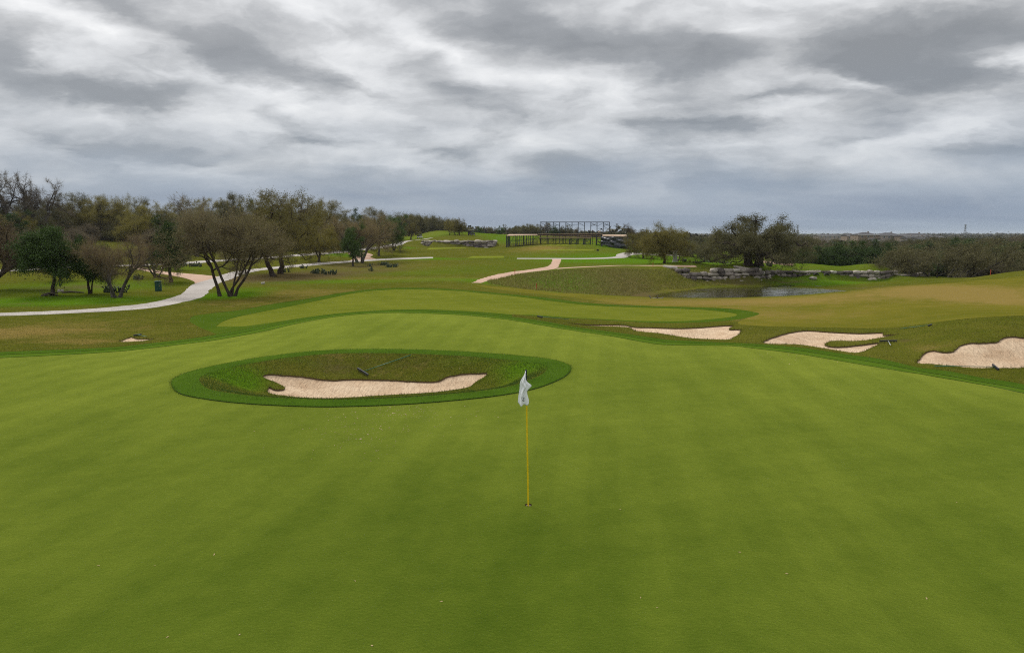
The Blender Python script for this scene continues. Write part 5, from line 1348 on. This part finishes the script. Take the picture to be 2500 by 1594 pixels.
for u0 in (1390, 1424):                         # braced bays under the seats
    z1 = gp(0, 583, 187)[2]; f0 = gnd(u0, 187); f1 = gnd(u0 + 17, 187)
    gb('post', f0 - [0, 0, .1], at(u0, 187, z1), .22); gb('post', f1 - [0, 0, .1], at(u0 + 17, 187, z1), .22)
    gb('brace', f0 + [0, 0, .3], at(u0 + 17, 187, z1), .1); gb('brace', f1 + [0, 0, .3], at(u0, 187, z1), .1)
    gb('rail', f0 + [0, 0, .25], f1 + [0, 0, .25], .12)
# side platform with a timber deck on a forest of props
dx = [(1236, 182.0), (1312, 184.5), (1312, 191), (1244, 191)]
q = [at(u, y, ZD) - g0 for u, y in dx]
q[0][2] = gp(0, 575.2, 182)[2] - g0[2]; q[1][2] = gp(0, 573.2, 184.5)[2] - g0[2]
dk = np.array(q + [p_ - [0, 0, .18] for p_ in q])
part('deck', GS, (dk, np.array([(0, 1, 2, 3), (7, 6, 5, 4), (0, 4, 5, 1), (1, 5, 6, 2), (2, 6, 7, 3), (3, 7, 4, 0)])), M['timber'])
for row, (ua, ya, ub, yb, n) in enumerate([(1236.5, 182.1, 1311.5, 184.4, 15), (1244, 190.8, 1311, 190.8, 9), (1237, 182.2, 1243.6, 190.6, 6)]):
    for k in range(n):
        t = k / (n - 1); u = ua + (ub - ua) * t; y = ya + (yb - ya) * t; f = gnd(u, y)
        gb('post', (f[0], y, f[2] - .1), (f[0], y, ZD - .30 + (0 if row else 0)), .10 if k % 4 else .18)
    for hgt in (.5, 1.5):
        a, b = gnd(ua, ya), gnd(ub, yb); gb('rail', a + [0, 0, hgt], b + [0, 0, hgt], .07)
for k in range(4):
    u = 1240 + k * 18; y = 182.3 + k * .5
    gb('brace', gnd(u, y) + [0, 0, .15], at(u + 16, y + .45, ZD - .4), .08)
# right-hand box: timber deck over a frame wrapped in loose dark sheeting
yA, yB2 = 181.5, 176.0
c = [at(1470, yA, 0), at(1530, yB2, 0), at(1529, 188, 0), at(1471, 190, 0)]
zt = [gp(0, 575.6, yA)[2], gp(0, 576.6, yB2)[2], gp(0, 573, 188)[2], gp(0, 573, 190)[2]]
q = [np.array([p_[0], p_[1], z]) - g0 for p_, z in zip(c, zt)]
dk = np.array(q + [p_ - [0, 0, .22] for p_ in q])
part('deck', GS, (dk, np.array([(0, 1, 2, 3), (7, 6, 5, 4), (0, 4, 5, 1), (1, 5, 6, 2), (2, 6, 7, 3), (3, 7, 4, 0)])), M['timber'])
for i in range(4):
    a = c[i]; f = gnd(1250 + a[0] / a[1] * FPX * 1.0, a[1]); x, y = a[0], a[1]
    gb('post', (x, y, Hs(x, y) - .1), (x, y, zt[i] - .1), .2)
gb('post', ((c[0] + c[1]) / 2 - [0, .1, 0])[:2].tolist() + [Hs(*((c[0] + c[1]) / 2)[:2]) - .1], ((c[0] + c[1]) / 2 - [0, .1, 0])[:2].tolist() + [zt[0] - .2], .24)
def tarp(a, b, za, zb, name, seed):
    r = np.random.default_rng(seed); nu, nv = 36, 16; V = []
    n = unit(np.array([(b - a)[1], -(b - a)[0], 0]))
    ph = r.uniform(0, 6, 6)
    for j in range(nv):
        for i in range(nu):
            s, t = i / (nu - 1), j / (nu and (nv - 1)); p_ = a + (b - a) * s
            zg = Hs(p_[0], p_[1]) + .35 + .25 * math.sin(s * 7 + ph[0]); ztp = za + (zb - za) * s - .2
            w = .22 * math.sin(s * 12 + 3 * math.sin(t * 5 + ph[1]) + ph[2]) * math.sin(math.pi * t) + .12 * math.sin(t * 15 + 2.5 * math.sin(s * 6 + ph[3])) + .05 * math.sin(s * 40 + t * 9)
            V.append(np.array([p_[0], p_[1], ztp + (zg - ztp) * t]) + n * (w + .18) - g0)
    F = [(j * nu + i, j * nu + i + 1, (j + 1) * nu + i + 1, (j + 1) * nu + i) for j in range(nv - 1) for i in range(nu - 1) if not (i in range(14, 18) and j in range(10, 13))]
    o = part(name, GS, (np.array(V), np.array(F)), M['tarp'], True)
def tarp_mat():
    m, nt, b = new_mat('dark_sheeting'); tc = nt.nodes.new('ShaderNodeTexCoord')
    n = noise(nt, vmap(nt, tc.outputs['Object'], (.5, .5, 1.6)), 1.2, 5, .6, .5)
    L(nt, ramp(nt, n, [(.35, (0.018, 0.020, 0.026)), (.6, (0.05, 0.055, 0.068)), (.72, (0.12, 0.125, 0.14))]), b.inputs['Base Color'])
    b.inputs['Roughness'].default_value = .38; bump(nt, b, n, .6, .2)
    return m
M['tarp'] = tarp_mat()
tarp(c[0], c[1], zt[0], zt[1], 'sheeting', 3); tarp(c[1], c[2], zt[1], zt[2], 'sheeting', 4)
# stair tower between the seats and the wrapped box
for u in (1455.5, 1468):
    f = gnd(u, 184); gb('post', f - [0, 0, .1], at(u, 184, ZD), .22)
for hh in (.3, 1.1, 1.9): gb('rail', gnd(1455.5, 184) + [0, 0, hh], gnd(1468, 184) + [0, 0, hh], .12)
gb('brace', gnd(1455.5, 184) + [0, 0, 1.9], gnd(1468, 184) + [0, 0, .3], .12)

# ------------------------------------------------------------------ people at work on the stand
def person(loc, rz, shirt, legs, skin, label, bend=0.0, h=1.75):
    """continuous body grown from a skeleton; clothing and hair colour by region"""
    o = empty('person', loc, rz, label, 'person')
    J = dict(pel=(0, 0, .95), spi=(0, .02 + bend * .12, 1.15 - bend * .03), che=(0, .03 + bend * .36, 1.35 - bend * .12), nec=(0, .03 + bend * .5, 1.50 - bend * .22), hea=(0, .05 + bend * .58, 1.60 - bend * .26), top=(0, .05 + bend * .64, 1.73 - bend * .30))
    E = [('pel', 'spi'), ('spi', 'che'), ('che', 'nec'), ('nec', 'hea'), ('hea', 'top')]
    R = dict(pel=.15, spi=.14, che=.165, nec=.06, hea=.095, top=.075)
    for s, nm in ((-1, 'l'), (1, 'r')):
        J.update({'sh' + nm: (s * .19, J['che'][1], J['che'][2] + .06), 'el' + nm: (s * .25, J['che'][1] + .06 + .1 * bend, J['che'][2] - .22), 'wr' + nm: (s * .20, J['che'][1] + .24, J['che'][2] - .38), 'ha' + nm: (s * .19, J['che'][1] + .31, J['che'][2] - .42),
                  'hi' + nm: (s * .10, 0, .90), 'kn' + nm: (s * .12, .04, .50), 'an' + nm: (s * .13, -.01, .09), 'to' + nm: (s * .14, .16, .04)})
        E += [('che', 'sh' + nm), ('sh' + nm, 'el' + nm), ('el' + nm, 'wr' + nm), ('wr' + nm, 'ha' + nm), ('pel', 'hi' + nm), ('hi' + nm, 'kn' + nm), ('kn' + nm, 'an' + nm), ('an' + nm, 'to' + nm)]
        R.update({'sh' + nm: .075, 'el' + nm: .052, 'wr' + nm: .036, 'ha' + nm: .045, 'hi' + nm: .105, 'kn' + nm: .07, 'an' + nm: .05, 'to' + nm: .045})
    keys = list(J); me = bpy.data.meshes.new('body'); me.from_pydata([J[k] for k in keys], [(keys.index(a), keys.index(b)) for a, b in E], [])
    b = add_obj('body', me, o); b.scale = (h / 1.75,) * 3
    sk = b.modifiers.new('skin', 'SKIN'); sk.use_smooth_shade = True
    for i, k in enumerate(keys):
        me.skin_vertices[0].data[i].radius = (R[k], R[k]); me.skin_vertices[0].data[i].use_root = (k == 'pel')
    ss = b.modifiers.new('sub', 'SUBSURF'); ss.levels = 1; ss.render_levels = 1
    m, nt, bs = new_mat('clothing'); tc = nt.nodes.new('ShaderNodeTexCoord'); sp = nt.nodes.new('ShaderNodeSeparateXYZ'); L(nt, tc.outputs['Object'], sp.inputs[0])
    zc = math_n(nt, 'GREATER_THAN', sp.outputs[2], .93); zn = math_n(nt, 'GREATER_THAN', sp.outputs[2], J['nec'][2] - .01); zh = math_n(nt, 'GREATER_THAN', sp.outputs[2], J['hea'][2] + .06)
    col = mix_rgb(nt, zc, legs, shirt); col = mix_rgb(nt, zn, col, skin); col = mix_rgb(nt, zh, col, (0.02, 0.015, 0.012))
    L(nt, col, bs.inputs['Base Color']); bs.inputs['Roughness'].default_value = .85
    me.materials.append(m)
    return o
zdk = gp(0, 571.6, 190.5)[2] - .5
part('walkway', GS, bar_vf(at(1418, 191.6, zdk - .06) - g0, at(1470, 191.6, zdk - .06) - g0, 1.6, .1), M['timber'])
for u, sh, lb, rz, bd, y in [(1437.5, (0.012, 0.014, 0.02), 'person in dark clothes standing at the post of the grandstand frame', .4, 0, 191.5), (1446.5, (0.03, 0.026, 0.03), 'person in dark brown jacket standing beside the open bay of the frame', -.5, 0, 191.6), (1460.5, (0.55, 0.45, 0.36), 'person in a pale shirt bending over the edge of the timber seats', -1.2, .8, 190.9)]:
    q = at(u, y, zdk)
    person(tuple(q), rz, sh, (0.02, 0.025, 0.035), (0.35, 0.2, 0.14), lb, bd)

# ------------------------------------------------------------------ golf buggies
def buggy(u, v, rz, body, roof, label):
    p = hit1(u, v); o = empty('golf_buggy', tuple(p), rz, label, 'golf buggy')
    mb, mr, mk = simple('buggy_body', body, .35), simple('buggy_roof', roof, .5), M['bin_dark']
    hull = np.array([(-1.15, .0, .35), (-1.15, .0, .85), (-.55, .0, .9), (-.5, .0, .45), (.35, .0, .42), (.55, .0, .85), (1.05, .0, .72), (1.2, .0, .4)])
    n = len(hull); V = np.vstack([hull + [0, -.55, 0], hull + [0, .55, 0]])
    F = [tuple(range(n)), tuple(range(2 * n - 1, n - 1, -1))] + [(i, i + n, (i + 1) % n + n, (i + 1) % n) for i in range(n)]
    me = bpy.data.meshes.new('body'); me.from_pydata(V.tolist(), [], F); me.materials.append(mb); add_obj('body', me, o)
    part('seat', o, [box_vf(-.35, 0, .72, .5, 1.05, .16), box_vf(-.62, 0, 1.0, .12, 1.05, .5)], mk)
    part('roof', o, [box_vf(-.15, 0, 1.84, 1.75, 1.2, .06), box_vf(-.15, 0, 1.80, 1.65, 1.1, .05)], mr)
    for x in (-.85, .62):
        for y in (-.5, .5): part('roof_post', o, bar_vf((x, y, .75), (x * .92, y, 1.82), .05), mk)
    part('windscreen', o, bar_vf((.60, 0, 1.0), (.58, 0, 1.7), .02, .9), simple('screen_glass', (0.25, 0.28, 0.3), .1)); part('steering_wheel', o, bar_vf((.3, -.25, .95), (.35, -.25, 1.0), .3), mk)
    for x in (-.75, .8):
        for y in (-.5, .5):
            V, F = lathe_vf([(.08, -.09), (.22, -.10), (.24, 0), (.22, .10), (.08, .09)], 14, axis='x'); V = V[:, [1, 0, 2]] + np.array([x, y, .24]); w = part('wheel', o, (V, F), mk, True)
            V, F = lathe_vf([(.001, -.095), (.10, -.095), (.10, .095), (.001, .095)], 10, axis='x'); V = V[:, [1, 0, 2]] + np.array([x, y, .24]); part('rim', w, (V, F), M['white'], True)
    part('bag_well', o, [box_vf(-1.05, 0, .95, .3, .9, .45)], mk)
buggy(1151, 575.2, .9, (0.05, 0.05, 0.055), (0.75, 0.75, 0.73), 'dark golf buggy with a white roof on the crest of the far fairway')
buggy(1025, 582.5, 1.2, (0.62, 0.6, 0.55), (0.7, 0.68, 0.64), 'pale golf buggy parked on the grass where the cart path climbs')

# ------------------------------------------------------------------ houses beyond the low wood, transmission towers
M['roof'] = simple('grey_shingles', (0.068, 0.066, 0.070), .95, var=.12, vs=1.2); M['stucco'] = simple('tan_masonry', (0.22, 0.17, 0.125), .9, vs=1); M['stucco2'] = simple('pale_masonry', (0.30, 0.26, 0.22), .9, vs=1)
M['pane'] = simple('window_glass', (0.05, 0.06, 0.07), .15); M['trim'] = simple('white_trim', (0.7, 0.7, 0.68), .6)
def house(u0, u1, vr, ve, y, label, gable=False, wall='stucco', depth=12.0):
    a, b = pix(u0, ve, y), pix(u1, ve, y); w = b[0] - a[0]; zr = pix(u0, vr, y)[2] - a[2]; cx = (a[0] + b[0]) / 2
    zg = Hs(cx, y); hh = max(2.6, a[2] - zg); z0 = a[2] - hh
    o = empty('house', (cx, y, z0), 0, label, 'house')
    part('wall', o, [box_vf(0, 0, hh / 2, w * .94, depth * .92, hh)], M[wall])
    rl = w * .5 * (1.0 if gable else max(.12, 1 - depth / w)); e = .0
    V = np.array([(-w / 2, -depth / 2, hh), (w / 2, -depth / 2, hh), (w / 2, depth / 2, hh), (-w / 2, depth / 2, hh), (-rl, 0, hh + zr), (rl, 0, hh + zr)])
    rf = part('roof', o, (V, np.array([(0, 1, 5, 4), (2, 3, 4, 5), (1, 2, 5, 5), (3, 0, 4, 4), (3, 2, 1, 0)])), M['roof'])
    part('chimney', rf, [box_vf(w * .2, 1.0, hh + zr * .9, .9, .9, zr * .9)], M[wall])
    part('fascia', rf, [box_vf(0, -depth / 2 - .05, hh - .12, w, .08, .24)], M['trim'])
    n = max(2, int(w / 4.5))
    for k in range(n):
        x = -w * .42 + w * .84 * (k + .5) / n
        wn = part('window', o, [box_vf(x, -depth * .46 - .03, hh - 1.5, 1.5, .08, 1.5)], M['trim']); part('pane', wn, [box_vf(x, -depth * .46 - .075, hh - 1.5, 1.3, .03, 1.3)], M['pane'])
house(2084, 2136, 567.2, 573.5, 560, 'grey hip-roofed house at the near end of the far row', depth=14); house(2138, 2194, 568.2, 574.5, 560, 'grey hip-roofed house in the middle of the far row', wall='stucco2', depth=14); house(2192, 2268, 569.6, 576, 545, 'wide grey hip-roofed house at the far end of the row', depth=16)
house(2116, 2142, 581, 587, 470, 'low grey roof half hidden between two junipers', depth=10); house(2206, 2234, 576.5, 584, 490, 'house with a pale wall in front of the wide roof', True, 'stucco2'); house(2230, 2262, 578, 585, 480, 'dark gabled roof beside the pale-walled house', True); house(2208, 2232, 585, 590, 440, 'low tan gable end among the trees', True, 'stucco')
house(2264, 2296, 575.5, 579, 500, 'tan and white house standing apart from the row', True, 'stucco', 9); house(2060, 2086, 571.5, 576, 600, 'tan house with a square end at the start of the row', True); house(1990, 2052, 572, 575.5, 700, 'long pale roof far behind the junipers', wall='stucco2')
def pylon(u, vt, y, label):
    x = pix(u, 600, y)[0]; z = Hs(x, y); h = pix(u, vt, y)[2] - z; o = empty('pylon', (x, y, z), .3, label, 'pylon')
    w0, w1 = h * .11, h * .025
    def corner(sx, sy, t): w = w0 + (w1 - w0) * min(1, t / .75); return np.array([sx * w, sy * w, t * h])
    for sx in (-1, 1):
        for sy in (-1, 1): part('leg', o, [bar_vf(corner(sx, sy, 0), corner(sx, sy, .75), h * .011), bar_vf(corner(sx, sy, .75), corner(sx, sy, 1), h * .011)], M['pyl'])
    br = []
    for k in range(8):
        t0, t1 = k / 8, (k + 1) / 8
        for sx, sy, tx, ty in ((-1, -1, 1, -1), (1, -1, 1, 1), (1, 1, -1, 1), (-1, 1, -1, -1)):
            br += [bar_vf(corner(sx, sy, t0), corner(tx, ty, t1), h * .006), bar_vf(corner(tx, ty, t0), corner(sx, sy, t1), h * .006)]
    part('lattice', o, br, M['pyl'])
    for t in (.78, .88, .97): part('cross_arm', o, [bar_vf((-h * .13, 0, t * h), (h * .13, 0, t * h), h * .012)], M['pyl'])
M['pyl'] = simple('galvanised_lattice', (0.20, 0.22, 0.24), .6)
pylon(1945, 549, 1100, 'thin lattice pylon on the horizon beside the live oak'); pylon(2353, 548, 1100, 'thin lattice pylon on the horizon above the low wood'); pylon(1505, 546, 1000, 'small lattice mast on the horizon next to the grandstand')
# ------------------------------------------------------------------ splashed sand, fallen leaves, long grass
DR = np.random.default_rng(21)
def scatter(name, pts, size, mat, label, cat, flat=.35):
    n = len(pts); z = H(pts[:, 0], pts[:, 1])
    a = DR.uniform(0, 6.28, n); s = size * DR.lognormal(0, .45, n)
    P0 = np.stack([pts[:, 0], pts[:, 1], z + .004], 1)
    e1 = np.stack([np.cos(a), np.sin(a), np.zeros(n)], 1) * s[:, None]; e2 = np.stack([-np.sin(a), np.cos(a), np.zeros(n)], 1) * s[:, None] * .6
    up_ = np.array([0, 0, 1.0]) * (s * flat)[:, None]
    V = np.stack([P0 - e1, P0 + e2, P0 + e1, P0 - e2, P0 + up_], 1).reshape(-1, 3)
    b = np.arange(n)[:, None] * 5
    F = np.vstack([b + np.array([[0, 3, 4]]), b + np.array([[3, 2, 4]]), b + np.array([[2, 1, 4]]), b + np.array([[1, 0, 4]])])
    return tag(add_obj(name, mesh_np(name, V, F, [mat], None, False)), label, cat, kind='stuff')
def px_cloud(n, u, v, su, sv):
    return hit(np.stack([DR.normal(u, su, n), DR.normal(v, sv, n)], 1))[:, :2]
cl = np.vstack([px_cloud(420, 900, 1030, 95, 30), px_cloud(200, 985, 1005, 45, 9), px_cloud(120, 880, 1075, 60, 28), px_cloud(60, 1130, 1010, 70, 18)])
cl = cl[(sdist(RING, cl[:, 0], cl[:, 1]) < -.05)]
scatter('splashed_sand', cl, .0075, M['sand'], 'pale grains of sand splashed from the bunker onto the green', 'sand')
g3 = np.vstack([px_cloud(30, 1150, 880, 120, 20), px_cloud(12, 1080, 905, 100, 10), px_cloud(26, 1930, 875, 60, 6)])
scatter('splashed_sand', g3, .016, M['sand'], 'scattered sand clods on the bunker bank and the far collar', 'sand')
M['dry_leaf'] = simple('dry_leaf', (0.36, 0.27, 0.13), .8, var=.3)
LEAF = tri_mesh('leaf', [(np.array([(-.028, 0, .0), (-.008, .012, .006), (.02, .009, .004), (.034, 0, .012), (.016, -.011, .003), (-.01, -.012, .007), (0, 0, .004)]), np.array([(6, 0, 5, 5), (6, 1, 0, 0), (6, 2, 1, 1), (6, 3, 2, 2), (6, 4, 3, 3), (6, 5, 4, 4)]))], M['dry_leaf'])
for u, v in [(1514,1244),(1806,1348),(1604,1483),(585,1549),(523,1354),(908,1576),(1078,1468),(867,1418),(2262,1461),(409,1555),(241,1381),(378,1381),(1564,1459),(2335,1226),(1920,1400)]:
    p = hit1(u, v); o = add_obj('fallen_leaf', LEAF, None, (p[0], p[1], p[2] + .003), (DR.normal(0, .1), DR.normal(0, .1), DR.uniform(0, 6.28)), DR.uniform(.4, .75))
    tag(o, 'curled dry leaf lying on the putting green', 'leaf', 'dry leaves on the green')
# long grass blades: bunker bank, lips, near rough, pond bank
def blades(name, x, y, hgt, wid, mat, label, lean=.5):
    n = len(x); z = H(x, y) + .02; a = DR.uniform(0, 6.28, n); h = hgt * DR.uniform(.5, 1.4, n); l = DR.normal(0, lean, n) * h
    b0 = np.stack([x, y, z], 1); d = np.stack([np.cos(a), np.sin(a), np.zeros(n)], 1); s = np.stack([-np.sin(a), np.cos(a), np.zeros(n)], 1) * (wid * DR.uniform(.6, 1.4, n))[:, None]
    tip = b0 + d * l[:, None] + np.array([0, 0, 1.0]) * h[:, None]
    V = np.stack([b0 - s, b0 + s, tip], 1).reshape(-1, 3)
    c = np.repeat(np.clip(DR.normal(.5, .22, n), 0, 1), 3)
    return tag(add_obj(name, mesh_np(name, V, np.arange(3 * n).reshape(-1, 3), [mat], None, False, {'leaf': np.stack([c, c, c, np.ones(3 * n)], 1)})), label, 'grass', kind='stuff')
M['blade'] = leaf_mat('rough_blades', [(0.060, 0.072, 0.010), (0.100, 0.108, 0.015), (0.145, 0.132, 0.026), (0.23, 0.19, 0.06)], .2)
M['blade_bank'] = leaf_mat('bank_blades', [(0.075, 0.085, 0.015), (0.125, 0.128, 0.024), (0.175, 0.160, 0.036), (0.26, 0.21, 0.08)], .2)
M['blade_lush'] = leaf_mat('lush_blades', [(0.025, 0.065, 0.008), (0.045, 0.100, 0.012), (0.070, 0.120, 0.016), (0.11, 0.14, 0.03)], .2)
def in_poly_random(poly, n, extra=0):
    mn, mx = poly.min(0) - extra, poly.max(0) + extra
    return DR.uniform(mn[0], mx[0], n), DR.uniform(mn[1], mx[1], n)
x, y = in_poly_random(BOWL, 95000); k = inside(BOWL, x, y) & ~inside(SANDS[0], x, y); x, y = x[k], y[k]
c = hit1(870, 890); wl = DR.random(len(x)) < np.clip(.22 + 1.1 * (np.abs(x - c[0]) / 5.0) ** 2 + np.where(y < c[1] - 2.4, .5, 0), 0, 1)
blades('bank_grass', x[~wl], y[~wl], .035, .005, M['blade'], 'brownish rough grass on the bank of the bunker inside the green')
blades('bank_grass', x[wl], y[wl], .032, .005, M['blade_lush'], 'dark green rough grass around the bunker inside the green')
# lips of the bunkers
lx, ly = [], []
for P_ in SANDS:
    q = resample(P_, .02); t = DR.normal(0, .05, q.shape); lx.append(q[:, 0] + t[:, 0]); ly.append(q[:, 1] + t[:, 1])
lx, ly = np.concatenate(lx), np.concatenate(ly); k = np.ones(len(lx), bool)
for P_ in SANDS: k &= sdist(P_, lx, ly) < .02
blades('lip_grass', lx[k], ly[k], .075, .007, M['blade'], 'ragged grass hanging over the edges of the sand bunkers', .7)
# turf knitting across the mown edges, so that no edge is a clean line
ex, ey = [], []
for P_, sg, st in ((BOWL, .40, .0022), (COLLAR, .16, .010), (RING, .03, .01)):
    q = resample(P_, st); q = q[(q[:, 1] > 15)]; t = DR.normal(0, sg, q.shape); ex.append(q[:, 0] + t[:, 0]); ey.append(q[:, 1] + t[:, 1])
blades('fringe_grass', np.concatenate(ex), np.concatenate(ey), .028, .005, M['blade_lush'], 'dark green fringe grass along the mown edges of the collar', .6)
# near rough behind the right-hand collar and on the mounds
x = DR.uniform(-40, 40, 420000); y = 18 + 30 * DR.random(420000) ** 1.3
k = (np.abs(x) < .78 * y + 1.5)
for P_ in [COLLAR, APP_OUT, FAIR] + SANDS: k &= ~inside(P_, x, y)
x, y = x[k], y[k]
tt = ground_tint(x, y); wl = DR.random(len(x)) < np.clip(.12 + .8 * tt[:, 1] - .3 * tt[:, 0], 0, .9)
blades('rough_grass', x[~wl], y[~wl], .034, .006, M['blade'], 'olive rough grass between the green and the bunkers')
blades('rough_grass', x[wl], y[wl], .034, .006, M['blade_lush'], 'greener tufts in the rough between the green and the bunkers')
# tussocky bank above the pond
uu = DR.uniform(1190, 1720, 60000); vv = DR.uniform(655, 722, 60000)
q = hit(np.stack([uu, vv], 1)) if False else None
x = DR.uniform(-6, 30, 90000); y = DR.uniform(70, 106, 90000); z = H(x, y); k = (z < -.15) & (z > WATER_Z + .1)
for P_ in [FAIR, DG_C, DG_T]: k &= ~inside(P_, x, y)
blades('bank_tussocks', x[k], y[k], .20, .02, M['blade_bank'], 'tussocky long grass on the bank running down to the pond', .8)
# ------------------------------------------------------------------ thin air: the far woods and houses pale a little
def haze_box():
    zlo = min(float(GZ.min()), -8.0) - 1.0
    V, F = box_vf(0, 4400, (zlo + 26) / 2, 36000, 9400, 26 - zlo)
    m = bpy.data.materials.new('haze_air'); m.use_nodes = True; nt = m.node_tree; nt.nodes.clear()
    out = nt.nodes.new('ShaderNodeOutputMaterial'); v = nt.nodes.new('ShaderNodeVolumePrincipled')
    v.inputs['Color'].default_value = (0.80, 0.87, 0.96, 1); v.inputs['Density'].default_value = 0.8e-4; v.inputs['Anisotropy'].default_value = .2
    L(nt, v.outputs[0], out.inputs['Volume'])
    return tag(add_obj('haze', tri_mesh('haze', [(V, F)], m)), 'thin pale haze over the far country', 'haze', kind='stuff')
haze_box()
